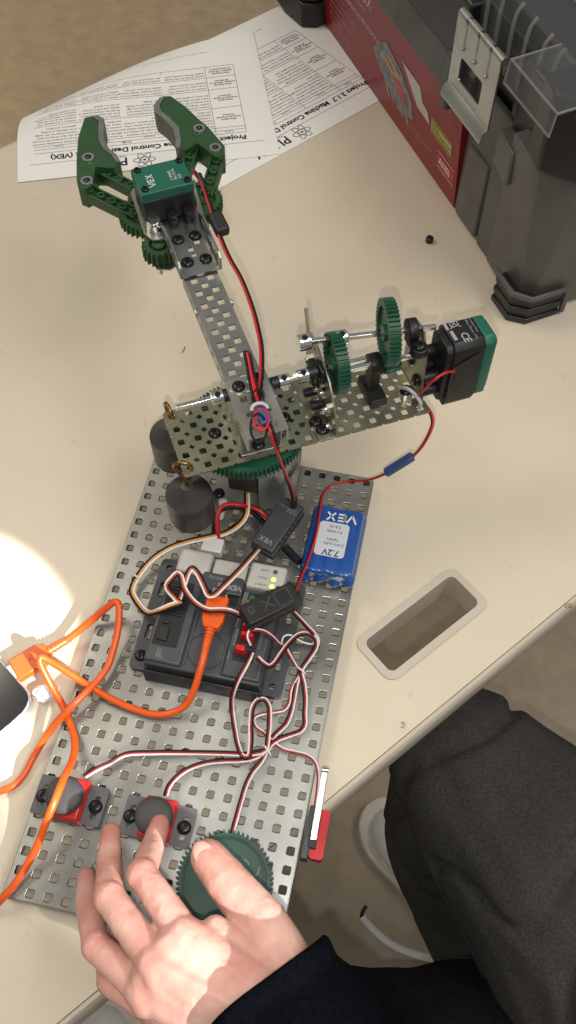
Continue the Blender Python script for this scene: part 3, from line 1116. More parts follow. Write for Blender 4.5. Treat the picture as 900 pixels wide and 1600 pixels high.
# tower: channel standing on the platform, two cheeks
mb = Q()
mb.box(37, 68, -2, 46, 0.2, 1.4)
mb.build('tower_base', M_steel, arm, bevel=0.4)
for u in (37.0, 66.6):
    mb = MB(PM @ np.array([[0, 0, 1.0], [1, 0, 0], [0, 1, 0]]), PO)      # sheet in the v-w plane
    h_ = [sq(v, w, 2.2) for v in (6, 18.7, 31.4) for w in (9, 21.7)]
    mb.sheet([(-2, 1.4), (46, 1.4), (46, 26), (40, 42), (10, 42), (-2, 20)], h_, u, u + 1.3)
    mb.build('tower_cheek', M_steel, arm, bevel=0.3)
bolt(arm, pw(52, 4, 1.4), PZ)
bolt(arm, pw(72.5, 12, 0), PZ)

# boom
BM = np.array([[.53394, .84499, .03011], [-.84443, .53472, -.03181], [-.04297, -.00844, .99904]])
BO = np.array([29.73, 414.1, 160.1])


def bw(x, y, z):
    return BM @ np.array([x, y, z], float) + BO


BZ = BM @ np.array([0, 0, 1.0])
bxh = [sq(i * P, y, 2.5, 0.3) for i in range(-3, 12) for y in (0, P)] + [sq((i + .5) * P, P / 2, 2.5, 0.3) for i in range(-3, 11)]


def channel(x0, x1, y0, y1, z, t, drop, name, m_, holes_, up=False):
    mb = MB(BM, BO)
    hh = [h for h in holes_ if all(x0 + 1 < p[0] < x1 - 1 and y0 + 1 < p[1] < y1 - 1 for p in h)]
    mb.sheet([(x0, y0), (x1, y0), (x1, y1), (x0, y1)], hh, z - t, z)
    ob = mb.build(name, m_, arm)
    for y in (y0, y1 - t):
        fl = MB(BM @ np.array([[1, 0, 0], [0, 0, -1.0], [0, 1, 0]]), BO)      # sheet in the x-z plane
        lo, hi = (z, z + drop) if up else (z - t - drop, z - t)
        fh = [sq(i * P, (lo + hi) / 2, 2.3, 0.3) for i in range(-6, 13) if x0 + 4 < i * P < x1 - 4]
        edge = [(x0, lo), (x1, lo), (x1, hi), (x0, hi)]
        if up:
            edge = [(x0 + 2, lo), (x1, lo), (x1, hi - 3), (x1 - 4, hi), (x0 + 16, hi), (x0 + 4, lo + 6)]
        fl.sheet(edge, fh, -(y + t), -y)
        fl.build('flange', m_, ob)
    return ob


boom = channel(-10, 140, -6.6, 19.3, 0, 1.2, 12, 'boom_channel', M_steel, bxh)
sleeve_ch = channel(96, 146.5, -8.4, 21.1, 1.7, 1.5, 12.5, 'boom_sleeve', M_latch, bxh)
for q in ((103.5, 0), (100.5, 13.5)):
    bolt(arm, bw(q[0], q[1], 1.9), BZ)
    mb = MB(BM, BO).cyl((q[0], q[1], 1.7), (q[0], q[1], 2.4), 6.2, n=24)
    mb.build('washer', M_bright, arm, smooth=40)
for x in (28, 96):                            # the little bright tabs punched along the boom's edges
    for y in (-7.4, 20.1):
        MB(BM, BO).box(x - 2, x + 2, y - 0.9, y + 0.9, -3, 1.2).build('tab', M_bright, arm, bevel=0.4)
wrist = channel(-60, -3, -9.2, 22.8, 3.2, 1.3, 13, 'wrist_channel', M_steel, [sq(-28, 6.5, 2.2), sq(-34, 13, 2.2), sq(-22, 7, 1.8), sq(-5, 6, 2)], up=True)
for q in ((-40, 0), (-40, 13.5), (-16, 0), (-15, 14)):
    bolt(arm, bw(q[0], q[1], 3.2), BZ)

# axles, collars, bearings
def shaft(a, b, r=1.75):
    a, b = pw(*a), pw(*b)
    x, y, d = orth(b - a)
    mb = MB()
    mb.add([p + sx * r * x + sy * r * y for p in (a, b) for sx, sy in ((-1, -1), (1, -1), (1, 1), (-1, 1))],
           [(3, 2, 1, 0), (4, 5, 6, 7)] + [(i, (i + 1) % 4, 4 + (i + 1) % 4, 4 + i) for i in range(4)])
    return mb.build('shaft', M_bright, arm, bevel=0.5)


def collar(u, v, w, axis=(1, 0, 0), r=5.2, L=8):
    d = np.array(axis, float)
    c = np.array([u, v, w])
    o = Q().lathe([(2, -L / 2), (r - .4, -L / 2), (r, -L / 2 + .4), (r, L / 2 - .4), (r - .4, L / 2), (2, L / 2)], c, d).build('shaft_collar', M_bright, arm, smooth=40)
    mb = Q().cyl(c + np.array([0, -1.5, r - 1.2]), c + np.array([0, -1.8, r + 0.35]), 2.1, n=14)
    mb.build('set_screw', M_screw, o, smooth=40)
    return o


def spacer(u0, u1, v, w, r=4.6):
    return Q().cyl((u0, v, w), (u1, v, w), r, n=24).build('spacer', M_blk, arm, bevel=0.5)


def bearing(u, v, w, wid=8, up=True):
    """pillow block bearing: ring on the axle, post and foot bolted to the plate"""
    mb = Q()
    mb.lathe([(2.4, -wid / 2), (8, -wid / 2), (8.4, -wid / 2 + .5), (8.4, wid / 2 - .5), (8, wid / 2), (2.4, wid / 2)], (u, v, w), (1, 0, 0), n=28)
    mb.box(u - wid / 2 + 0.6, u + wid / 2 - 0.6, v - 5, v + 5, 0.3, w - 2)
    mb.box(u - 6, u + 7, v - 15, v + 13, 0.3, 8)
    o = mb.build('bearing_block', M_blk, arm, bevel=0.8)
    return o


shaft((-1, 23.8, 40), (141, 25, 40))
collar(29, 23.7, 40)
spacer(32.5, 37.5, 23.7, 40)
spacer(68, 73.5, 23.7, 40)
collar(77.5, 23.7, 40)
collar(92, 24, 40)
spacer(96, 103, 24.5, 40, 5.0)
C_ = (24, 32)
shaft((126, 25.2, 32), (203, 22.6, 32))
bearing(148, 25, 32, 9)
Bl, Br = np.array([92.0, 37, 60]), np.array([193.0, 24, 56])


def bline(u):
    return Bl + (Br - Bl) * (u - Bl[0]) / (Br[0] - Bl[0])


shaft(tuple(bline(95)), tuple(bline(193)))
collar(*bline(97), r=6, L=9)
collar(*bline(123.5), r=5.6)
q = bline(117)
Q().cyl((112, q[1], q[2]), (119.5, q[1], q[2]), 4.2).build('spacer', M_blk, arm, bevel=0.5)
gq = bline(158)
Q().gear(gq, (1, -0.2, 0), 42, 24.4, 8.5, hub=6).build('gear', M_green, arm, bevel=0.0)
Q().gear((118, 24.5, 44), (1, -0.08, 0), 38, 22.3, 8.5, hub=6).build('gear', M_green, arm, bevel=0.0)
Q().gear((160, 24.2, 32), (1, 0, 0), 12, 8.6, 12, hub=4, ht=2.0).build('pinion', M_green, arm, bevel=0.0)

# upright bracket on the left of the gears
UP = PM @ np.array([[0, 0, 1.0], [1, 0, 0], [0, 1, 0]])
mb = MB(UP, PO)
mb.sheet([(-7, 1), (55, 1), (58, 18), (60, 48), (66, 62), (62, 66), (52, 52), (36, 50), (12, 40), (-1, 24), (-7, 10)],
         [sq(50 - 6 * k, 46 - k, 1.0) for k in range(5)] + [circ(40, 58 - 14, 2.5)], 107.5, 108.8)
mb.box(-7, 55, 0.3, 1.5, 95, 107.5)
br = mb.build('upright_bracket', M_gold, arm, bevel=0.3)
for v, w in ((1, 6), (12, 8), (24, 9), (36, 10), (6, 19), (16, 26), (28, 17), (46, 14), (48, 28)):
    bolt(arm, pw(107.5, v, w), -PX, NUT, 'nut')
for v in (2, -0, ):
    pass
bolt(arm, pw(100.5, 2, 1.5), PZ)
bolt(arm, pw(98.5, 11, 1.5), PZ)
Q().cyl((98, 20, 9), (107, 20, 9), 3.4).cyl((97, 33, 10), (107, 33, 10), 3.4).build('standoff', M_blk, arm, bevel=0.4)
Q().box(102, 107.4, 30, 43, 18, 34).build('bearing_flat', M_blk, arm, bevel=1.2)
Q().box(103.5, 107.4, 17, 30, 33, 46).build('bearing_flat', M_blk, arm, bevel=1.2)

# right hand bracket and its bearing
mb = MB(UP, PO)
mb.sheet([(8, 1), (42, 1), (42, 30), (36, 58), (20, 60), (10, 40)], [circ(23, 32, 3), sq(16, 14, 2.2), sq(30, 14, 2.2)], 181, 182.4)
mb.build('upright_bracket', M_gold, arm, bevel=0.3)
mb = Q()
mb.lathe([(2.4, -3.5), (8, -3.5), (8.4, -3), (8.4, 3), (8, 3.5), (2.4, 3.5)], tuple(bline(175)), (1, -0.1, 0), n=28)
b1 = bline(175)
mb.box(172, 178, b1[1] - 15, b1[1] + 4, b1[2] - 12, b1[2] - 5)
mb.lathe([(1, -3.5), (6, -3.5), (6.4, -3), (6.4, 3), (6, 3.5), (1, 3.5)], (176, b1[1] - 13, b1[2] - 8), (0, 0, 1), n=20)
mb.build('bearing_block', M_blk, arm, bevel=0.6)
bolt(arm, pw(176, b1[1] - 13, b1[2] - 4.3), PZ)
bolt(arm, pw(180.5, 17, 12), -PX)
bolt(arm, pw(180.5, 30, 22), -PX)
Q().lathe([(1.5, 0), (5.5, 0), (5.5, 6), (1.5, 6)], (172, 14, 0.3), (0, 0, 1)).build('standoff', M_bright, arm, smooth=40)
bolt(arm, pw(172, 14, 6.4), PZ)

# drive motor: black box with chamfered corners, green end cap, three posts towards the bracket
def octo(v0, v1, w0, w1, c):
    return [(v0 + c, w0), (v1 - c, w0), (v1, w0 + c), (v1, w1 - c), (v1 - c, w1), (v0 + c, w1), (v0, w1 - c), (v0, w0 + c)]


mo = Q().prism(octo(4, 30, -6, 50, 4), 195, 229, 'x').prism(octo(2, 32, -8, 53, 5), 200, 224, 'x').build('motor', M_blk, arm, bevel=1.0)
Q().prism(octo(2, 32, -8, 53, 5), 224, 232, 'x').prism(octo(5, 29, -4, 49, 3), 232, 235, 'x').build('end_cap', M_teal, mo, bevel=0.8)
Q().cyl((182.5, 24, 18), (195, 24, 18), 5.2).cyl((182.5, 12, 18), (195, 12, 18), 4.6).cyl((182.5, 24, 32), (195, 24, 32), 5).cyl((182.5, 12, 4), (195, 12, 4), 4.6).build('post', M_blk, mo, bevel=0.5)
tp = Q().prism([(1.0, 30), (1.0, -2), (4, -9.4), (28, -9.4), (22, -8.6), (1.9, 8), (1.9, 20)], 199, 223, 'x')
tp.add([(200, 1.2, 34), (221, 1.2, 44), (223, 1.2, 10), (212, 1.2, -4), (199, 1.2, 6), (203, 0.6, 24)], [(0, 5, 4, 3, 2, 1)])
tp.build('tape_wrap', M_tape, mo, bevel=0.8)
pr_ = Q()


def top_m(u0, v0):
    # writing on the upper face of the motor, read from the far side
    return lambda a, b: (u0 - b, v0 - a, 53.2)


pr_.text('CE', 9, lambda a, b: (208 + b * 0.9, 15.0 - a * 0.9, 53.2), bold=0.2)
pr_.stroke([(212, 30), (204, 21)], 0.7, lambda a, b: (a, b, 53.2)).stroke([(204, 30), (212, 21)], 0.7, lambda a, b: (a, b, 53.2))
pr_.stroke([(205, 29), (211, 28), (211, 23), (205, 22), (205, 29)], 0.7, lambda a, b: (a, b, 53.2))
pr_.stroke([(201.5, 29), (201.5, 21)], 2.2, lambda a, b: (a, b, 53.2))
pr_.stroke([(203, 18.5), (203, 10)], 2.6, lambda a, b: (a, b, 53.2))
pr_.text('2-Wire Motor 393', 2.9, lambda a, b: (217 + b, 29 - a, 53.2), res=1)
pr_.text('Innovation First', 2.6, lambda a, b: (220.5 + b, 29 - a, 53.2), res=1)
pr_.build('lettering', M_print, mo)

# ------------------------------------------------------------------ claw
claw = thing('gripper_claw', bw(-80, 5, -10), 'open green two jaw gripper claw with motor at the tip of the arm', 'claw')


def K():
    return MB(BM, BO)


# mounting plate
K().sheet([(-116, -10), (-104, -20), (-60, -22), (-50, -18), (-46, 2), (-44, 8), (-44, 22), (-50, 28), (-60, 27), (-100, 31), (-116, 20)], [circ(-52, 8, 2)], -1.4, 0).build('claw_plate', M_latch, claw, bevel=0.3)
K().sheet([(-60, -22), (-38, -20), (-34, -10), (-40, 6), (-60, 6)], [], -19.5, -18).build('claw_plate', M_latch, claw, bevel=0.3)
# gears under the plate
K().gear((-86, -14, -9.5), (0, 0, 1), 30, 21, 9, hub=6).build('gear', M_claw, claw)
K().gear((-86, 28, -9.5), (0, 0, 1), 30, 21, 9, hub=6).build('gear', M_claw, claw)
K().gear((-48, -14, -9.5), (0, 0, 1), 18, 13, 12, hub=5).build('gear', M_claw, claw)
K().cyl((-44, -16, -30), (-44, -16, -18), 2.2).build('shaft', M_bright, claw, smooth=40)
K().cyl((-61, -13, 0), (-61, -13, 9), 5.6).cyl((-58, -13, 0), (-58, -13, 3), 3).build('shaft_collar', M_bright, claw, bevel=0.4)

# jaws
LJ = [(-198, -33), (-198, -23), (-190, -19.5), (-176, -24), (-166, -26.5), (-155, -25), (-146, -21), (-137, -20), (-133, -26), (-139, -39), (-131, -42), (-119, -48), (-117, -53), (-122, -57.5), (-128, -57), (-149, -52), (-176, -44)]
RJ = [(-203, 35), (-201, 42), (-184, 50), (-165, 56), (-155, 60), (-128, 66), (-119, 63), (-118, 56), (-123, 53), (-139, 46), (-134, 35), (-139, 29), (-148, 32), (-160, 33.5), (-174, 30), (-184, 25.5), (-193, 26)]
for poly, pad in ((LJ, [(-197, -27), (-196, -21.5), (-190, -18.2), (-176, -22.6), (-166, -25), (-155, -23.6), (-146, -19.6), (-137, -18.6), (-138, -22), (-147, -23.5), (-156, -28), (-166, -29), (-176, -27), (-190, -23)]),
                  (RJ, [(-201.5, 33), (-193, 24.6), (-184, 24.1), (-174, 28.6), (-160, 32), (-148, 30.6), (-138.5, 27.6), (-137, 31), (-147, 34.5), (-160, 37), (-174, 33.5), (-184, 29), (-192, 29.5), (-200, 36)])):
    jo = K().sheet(poly, [], -17, 2).build('jaw', M_claw, claw, bevel=1.2)
    K().sheet(pad, [], -16, 3.0).build('rubber_pad', M_rub, jo, bevel=0.6)


def link(p, q, w=9):
    p, q = np.array(p, float), np.array(q, float)
    d = q - p
    L = np.linalg.norm(d)
    d /= L
    n_ = np.array([-d[1], d[0]])
    F_ = np.array([[d[0], n_[0], 0], [d[1], n_[1], 0], [0, 0, 1.0]])
    mb = MB(BM @ F_, BO + BM @ np.array([p[0], p[1], 0]))
    h = w / 2
    mb.prism(rrect(-h, L + h, -h, h, h - .5, 4), -13, -6)
    mb.box(0, L, -h, -h + 1.6, -7, -3)
    mb.box(0, L, h - 1.6, h, -7, -3)
    k = max(2, int(L / 12))
    for i in range(k + 1):
        mb.lathe([(2.0, -7), (3.3, -7), (3.3, -2.6), (2.0, -2.6), (2.0, -5)], (L * (i + .3) / (k + .6), 0, 0), n=16)
    return mb.build('link_bar', M_claw, claw, bevel=0.4)


link((-148, -40), (-104, -8))
link((-124, -51), (-84, -20), 11)
link((-146, 46), (-108, 22))
link((-124, 58), (-86, 36), 11)
for q in ((-150.5, -42), (-125, -49.5), (-154, 52.5), (-128, 58)):
    K().lathe([(2.6, 0), (4.9, 0), (4.9, 1.4), (2.6, 1.4)], (q[0], q[1], 2.0), n=20).build('washer', M_bright, claw, smooth=40)
    bolt(claw, bw(q[0], q[1], 2.2), BZ, s=0.68)

# claw motor
cm = K().box(-89, -61, -19, 21, 5, 27).box(-86, -64, -16, 18, 1, 6).build('motor', M_blk, claw, bevel=1.4)
K().box(-89.5, -60.5, -19.5, 21.5, 27, 35).build('motor_lid', M_teal, cm, bevel=1.0)
for x, y in ((-65, -15), (-64.5, 17.5), (-86, 17.5), (-86, -15)):
    K().lathe([(2.7, 33), (2.7, 36.4), (2.2, 36.9), (0.9, 36.9), (0.9, 35.2), (0.1, 35.2)], (x, y, 0), n=16).build('screw', M_screw, cm, smooth=40)
K().cyl((-57, 2, 0), (-57, 2, 14), 4).cyl((-57, 14, 0), (-57, 14, 14), 4).box(-60, -52, -1, 4, 0, 10).build('post', M_blk, cm, bevel=0.5)
K().cyl((-74, 24, 6), (-74, 21, 6), 6).build('boss', M_blk, cm, bevel=0.5)
lt_ = K()
vex(lt_, lambda a, b: (-66 - a * 0.72, -6 - b, 35.15), 5, 1.0)
lt_.M, lt_.O = BM, BO
lt_.text('2-WIRE\nMOTOR\n393', 3.2, lambda a, b: (-68 - a, 8 - b, 35.15), res=1)
lt_.build('lettering', M_wprint, cm)

# ------------------------------------------------------------------ counterweights hanging from the platform corners
def counterweight(c, hookp, label):
    """c: axis at the top of the cone, hookp: where the hook passes through the plate"""
    w = thing('counterweight', (c[0], c[1], c[2] - 42), label, 'weight', 'hooked weights on the platform corners')
    mb = MB().lathe([(1, 0), (16.6, 0), (17.6, 1.2), (17.6, 29), (16.9, 31), (5.2, 39.5), (4.6, 41.5), (2.5, 42)], (c[0], c[1], c[2] - 42), n=48)
    mb.build('body', M_weight, w, smooth=40)
    # question mark shaped hook
    c = np.array(c, float)
    h = np.array(hookp, float)
    d = h - c
    d[2] = 0
    L = np.linalg.norm(d)
    pts = [c - np.array([0, 0, 2]), c + np.array([0, 0, 5])]
    n_ = 10
    mid = (c + h) / 2
    top = h[2] + 6
    side = -d / L if L > 1 else np.array([-1, 0, 0])
    r = 6.2
    cen = np.array([h[0], h[1], h[2] + 0.5]) + side * (r - 0.5)
    for k in range(n_ + 1):
        a = math.radians(215 - 250 * k / n_)
        pts.append(cen - side * (r * math.cos(a)) + np.array([0, 0, r * math.sin(a)]))
    MB().tube(smooth_path(pts, 4), 1.5, 10).build('hook', M_brass, w, smooth=60)
    return w


counterweight((53.5, 281.6, 90), pw(0, 0, 0), 'black cast weight hung from the near corner of the platform, hook in full view')
counterweight((25.5, 333.0, 87), pw(0, 4 * P, 0), 'black cast weight hung from the far corner, half hidden behind the platform')

# ------------------------------------------------------------------ battery
bat = thing('battery_pack', (162, 298, 0), 'blue shrink wrapped battery pack lying on the plate corner', 'battery')
mb = MB()
for k in range(3):
    x = 150.5 + k * 11.6
    mb.cyl((x, 266.5 + (k % 2), 11.6), (x, 327.5 - (k % 2), 11.6), 10.4, n=28)
mb.cyl((181, 268, 12), (181, 326, 12), 4.2, n=16)
mb.box(142, 182, 269, 325, 1.5, 21.2)
for k in range(4):
    mb.sphere((146 + 11.5 * k, 267.5, 6 + 4 * (k % 2)), 4.5, 10, 8)
    mb.sphere((146 + 11.5 * k, 326.5, 8 - 3 * (k % 2)), 4.0, 10, 8)
bo = mb.build('wrapped_cells', M_blue, bat)
r = bo.modifiers.new('r', 'REMESH')
r.mode = 'VOXEL'
r.voxel_size = 1.3 * S
r.use_smooth_shade = True
sm = bo.modifiers.new('s', 'SMOOTH')
sm.iterations = 7
bl = MB()
bl.sheet(rrect(149, 173, 281, 312, 3), [], 21.9, 22.15)
bl.build('sticker', M_label, bat)
lt_ = MB()


def batp(x0, y0, z=22.3):
    return lambda a, b: (x0 - a, y0 - b, z)


lt_.text('7.2V', 7.5, batp(169, 287), bold=0.15)
lt_.text('2000 mAh', 4.0, batp(171.5, 293.5), res=1)
lt_.text('NiMH', 3.6, batp(166, 297.5), res=1)
lt_.text('POWER', 3.6, batp(168, 305), res=1).text('PACK', 3.6, batp(166, 309.4), res=1)
lt_.build('lettering', mat('blue_print', (0.015, 0.03, 0.10), 0.5), bat)
lt_ = MB()
vex(lt_, lambda a, b: (177 - a * 0.95, 320.5 - b, 22.6), 7, 1.7)
lt_.build('lettering', M_wprint, bat)

# ------------------------------------------------------------------ robot controller
co = thing('robot_controller', (88, 212, 0), 'charcoal robot controller box with ports, radio key and lit green lamps', 'controller')
mb = MB()
mb.sheet(rrect(30.5, 148, 166, 261, 4), [rrect(35, 39.5, 227, 241, 2.2), rrect(35, 39.5, 190, 204, 2.2), circ(37.5, 254, 2.2), circ(140, 174, 2.4), rrect(138.5, 143, 225, 239, 2.2), rrect(138.5, 143, 186, 200, 2.2)], 0.3, 5)
mb.build('base_flange', M_grey, co, bevel=0.8)
body = MB()
body.box(43, 134, 166, 246, 5, 21, 1.5, 0.5)
body.build('body', M_grey, co, bevel=1.5)
MB().box(44, 72.5, 168, 243, 20.5, 24.0, 1, 1).build('port_bank', M_grey, co, bevel=1)
MB().box(103, 132, 168, 240, 20.5, 24.0, 1, 1).build('port_bank', M_grey, co, bevel=1)
MB().box(44.5, 134, 160.5, 166, 0.4, 15, 0, 2).build('front_skirt', M_smoke, co, bevel=1)
rec = MB().sheet(rrect(47, 66, 181, 235, 1.5), [], 24.0, 24.25).build('port_recess', M_dark, co)
MB().box(49.5, 57, 185, 196, 24.2, 26).box(50.5, 56, 198.5, 201, 24.2, 26).build('port_socket', M_tblack, rec, bevel=0.4)
for k in range(10):
    MB().box(50, 63, 206 + 2.6 * k, 207.2 + 2.6 * k, 24.2, 25.6).build('port_pin', M_tblack, rec)
rec = MB().sheet(rrect(108, 124, 181, 237, 1.5), [], 24.0, 24.25).build('port_recess', M_dark, co)
for k in range(17):
    MB().box(110, 122, 184 + 3 * k, 185 + 3 * k, 24.2, 25.2).build('port_pin', M_tblack, rec)
for x0, x1, y0, y1 in ((109.5, 117.5, 185.5, 191), (111, 121, 197.5, 202), (110.5, 121, 205, 209.5), (110.5, 120, 211.5, 215.5)):
    MB().box(x0, x1, y0, y1, 24.3, 34, 0.6, 0.6).build('port_plug', M_red, co, bevel=0.6)
MB().cyl((112, 231, 24.2), (112, 231, 27.5), 2.6).build('status_lamp', M_gled, co, bevel=0.5)
MB().box(108.5, 111, 225, 229.5, 24.2, 27).build('port_plug', mat('orange_plug', (0.6, 0.1, 0.02), 0.4), co, bevel=0.4)
MB().prism([(69, 232), (103, 232), (103, 243), (101, 247), (71, 247), (69, 243)], 20, 25.2).build('radio_cover', M_grey, co, bevel=0.8)
MB().box(92, 101, 224, 231.8, 20.6, 21.6).build('usb_recess', M_dark, co, bevel=0.3)
ring = MB().sheet(circ(88, 185, 14.2, 48), [circ(88, 185, 13.6, 48)], 20.9, 21.25).build('cover_seam', M_dark, co)
MB().box(73.5, 75, 170, 230, 20.9, 22.2).box(101, 102.4, 170, 230, 20.9, 22.2).build('ridge', M_grey, co, bevel=0.5)
k_ = MB().box(103.5, 134, 239.5, 263, 14, 27.5, 1.0, 1.0).build('lamp_panel', M_lgrey, co, bevel=2.2, seg=3)
for y, m_ in ((256, M_leddark), (249.5, M_led), (243.5, M_led)):
    MB().lathe([(2.6, 27.4), (2.6, 27.9), (1.9, 27.9), (1.9, 27.6), (0.1, 27.6)], (124.5, y, 0), n=20).build('lamp_bezel', M_lgrey, k_, smooth=40)
    MB().sphere((124.5, y, 27.6), 1.9, 14, 8, (1, 1, 0.7)).build('lamp', m_, k_, smooth=180)
lt_ = MB()
for t, y in (('GAME', 257), ('VEXnet', 250.5), ('ROBOT', 244.5)):
    lt_.text(t, 2.6, lambda a, b, y=y: (120 - a, y - b, 27.62), res=1)
lt_.build('lettering', M_grey, k_)
MB().box(46, 74, 243.5, 266, 10, 23, 1.0, 1.0).build('radio_key', M_lgrey, co, bevel=3, seg=3)
MB().box(74.8, 103, 246.8, 262, 8, 22, 0.6, 0.6).build('radio_key', M_lgrey, co, bevel=1.5)
MB().box(61.5, 78, 266.5, 279, 12, 22).build('power_plug', M_white, co, bevel=1)
lt_ = MB()
lt_.text('VEXnet', 6.0, lambda a, b: (102 - a, 239.5 - b, 25.35), bold=0.12)
lt_.text('802.11g', 3.4, lambda a, b: (86 - a, 244 - b, 25.35), res=1)
lt_.text('UART 2\nUART 1\nI2C', 2.0, lambda a, b: (54 - b, 171 + a * 1.2, 24.15), res=1)
lt_.text('ANALOG', 3.3, lambda a, b: (106.2 - b * -1, 206 - a, 24.15), res=1)
lt_.stroke([(105.2, 207.5), (105.2, 216)], 0.35, lambda a, b: (a, b, 24.15)).stroke([(105.2, 181), (105.2, 187)], 0.35, lambda a, b: (a, b, 24.15)).stroke([(105.2, 222), (105.2, 236)], 0.35, lambda a, b: (a, b, 24.15))
lt_.text('DIGITAL', 3.0, lambda a, b: (106.2 + b, 236 - a, 24.15), res=1)
lt_.text('1 2 3 4 5 6 7 8', 2.1, lambda a, b: (125 + b, 206 - a, 24.15), res=1)
lt_.build('lettering', M_print, co)
bolt(co, (37.2, 177, 5), s=0.95)
bolt(co, (139.8, 251.5, 5), s=0.9)

# ------------------------------------------------------------------ the two in-line motor controllers
def motor_controller(pa, pb, wid, h, label, bright):
    """a slim box from pa to pb (centre line of its lower face)"""
    pa, pb = np.array(pa, float), np.array(pb, float)
    d = pb - pa
    L = np.linalg.norm(d)
    d /= L
    s_ = np.cross([0, 0, 1.0], d)
    s_ /= np.linalg.norm(s_)
    u_ = np.cross(d, s_)
    F_ = np.stack([d, s_, u_], 1)
    t = thing('motor_controller', (pa + pb) / 2, label, 'motor controller')
    w = wid / 2
    MB(F_, pa).box(0, L, -w, w, 0, h * .55).box(0.4, L - .4, -w + .4, w - .4, h * .55, h, 0.6, 0.6).build('case', M_grey if bright else M_blk, t, bevel=0.9)
    mb = MB(F_, pa)
    for k in range(6):
        mb.box(L * .2 + k * L * .1, L * .26 + k * L * .1, w - 1.6, w - 0.2, h * .5, h + 0.25)
    mb.build('vent_rib', M_grey if bright else M_blk, t, bevel=0.3)
    return t, F_, pa, L


mc1, F1, A1, L1 = motor_controller((125.5, 318.5, 20), (109.5, 274, 17), 21, 14, 'dark grey motor controller box lying beside the blue battery', True)
lt_ = MB(F1, A1)
vex(lt_, lambda a, b: (L1 - 9 + b, 5.5 - a * 0.8, 14.2), 3.8, 0.7)
lt_.text('MOTOR\nCONTROLLER 29', 2.2, lambda a, b: (9 + b, 8 - a, 14.2), res=1)
lt_.build('lettering', M_print, mc1)
mc2, F2, A2, L2 = motor_controller((112, 207, 34), (146, 236, 34), 19, 13, 'black motor controller box resting on the controller ports', False)
lt_ = MB(F2, A2)
lt_.text('CE', 6, lambda a, b: (5 + b, 5 - a, 13.2))
lt_.stroke([(16, -4), (24, 5)], 0.6, lambda a, b: (a, b, 13.2)).stroke([(24, -4), (16, 5)], 0.6, lambda a, b: (a, b, 13.2))
lt_.stroke([(27, -6), (38, -6), (38, 6), (27, 6), (27, -6)], 0.5, lambda a, b: (a, b, 13.2))
lt_.build('lettering', mat('faint_print', (0.07, 0.07, 0.072), 0.5), mc2)

# ------------------------------------------------------------------ bumper switches, limit switch, gear knob
def bumper(cx, cy, label):
    t = thing('bumper_switch', (cx, cy, 0), label, 'switch', 'round bumper switches bolted to the plate')
    mb = MB().sheet(rrect(cx - 25, cx + 25, cy - 13.5, cy + 13.5, 1.5), [rrect(cx - 21, cx - 17, cy - 9, cy + 7, 2), rrect(cx + 17, cx + 21, cy - 9, cy + 7, 2)], 4.6, 6.2)
    mb.build('mounting_plate', M_brk, t, bevel=0.3)
    MB().box(cx - 11, cx + 12, cy - 14.4, cy + 14.6, 0.4, 16, 0.8, 0.8).build('housing', M_red, t, bevel=1.2)
    MB().lathe([(9, 15.8), (12.4, 16), (13, 17.5), (13, 21), (12.2, 23), (10, 24.4), (6, 25.3), (1, 25.6)], (cx - 1, cy, 0), n=48).build('button', M_btn, t, smooth=60)
    bolt(t, (cx - 19.5, cy - 1, 6.2))
    bolt(t, (cx + 19, cy - 0.5, 6.2))
    return t


bumper(20.5, 63, 'red and black bumper switch crossed by the orange cable')
bumper(84.5, 62.5, 'red and black bumper switch pressed by the index finger')

ls = thing('limit_switch', (190, 78, -6), 'red limit switch with silver lever on the plate edge', 'switch')
MB().box(184.9, 190, 60, 96, -10, 3).build('case', M_grey, ls, bevel=0.8)
MB().sheet(rrect(190.1, 200, 62, 95.5, 2.5), [], -11, -1).build('cover', M_red, ls, bevel=1)
MB().box(188.5, 194, 68, 92, -0.9, 3.5).build('switch_block', M_blk, ls, bevel=0.5)
Lm = np.array([[1, 0, 0], [0, 1, 0], [0, 0, 1.0]])
lv = MB()
a_, b_ = np.array([191.6, 73, 5.2]), U(508, 1203, 14)
d_ = b_ - a_
s_ = np.array([1, 0.06, 0]) * 2.4
n_ = np.array([0, 0, .5])
lv.add([a_ - s_ - n_, a_ + s_ - n_, b_ + s_ - n_, b_ - s_ - n_, a_ - s_ + n_, a_ + s_ + n_, b_ + s_ + n_, b_ - s_ + n_],
       [(0, 3, 2, 1), (4, 5, 6, 7), (0, 1, 5, 4), (1, 2, 6, 5), (2, 3, 7, 6), (3, 0, 4, 7)])
for sg in (-1, 1):
    o_ = s_ * sg * 0.86
    lv.add([a_ + o_ * 1.12, b_ + o_ * 1.12, b_ + o_ * 1.12 + n_ * 4, a_ + o_ * 1.12 + n_ * 4, a_ + o_ * .92, b_ + o_ * .92, b_ + o_ * .92 + n_ * 4, a_ + o_ * .92 + n_ * 4], [(0, 1, 2, 3), (7, 6, 5, 4), (3, 2, 6, 7), (0, 3, 7, 4), (1, 5, 6, 2)])
lv.build('lever', M_steel, ls, bevel=0.2)
MB().cyl(b_ - s_, b_ + s_, 1.7).build('roller', M_bright, ls, smooth=40)

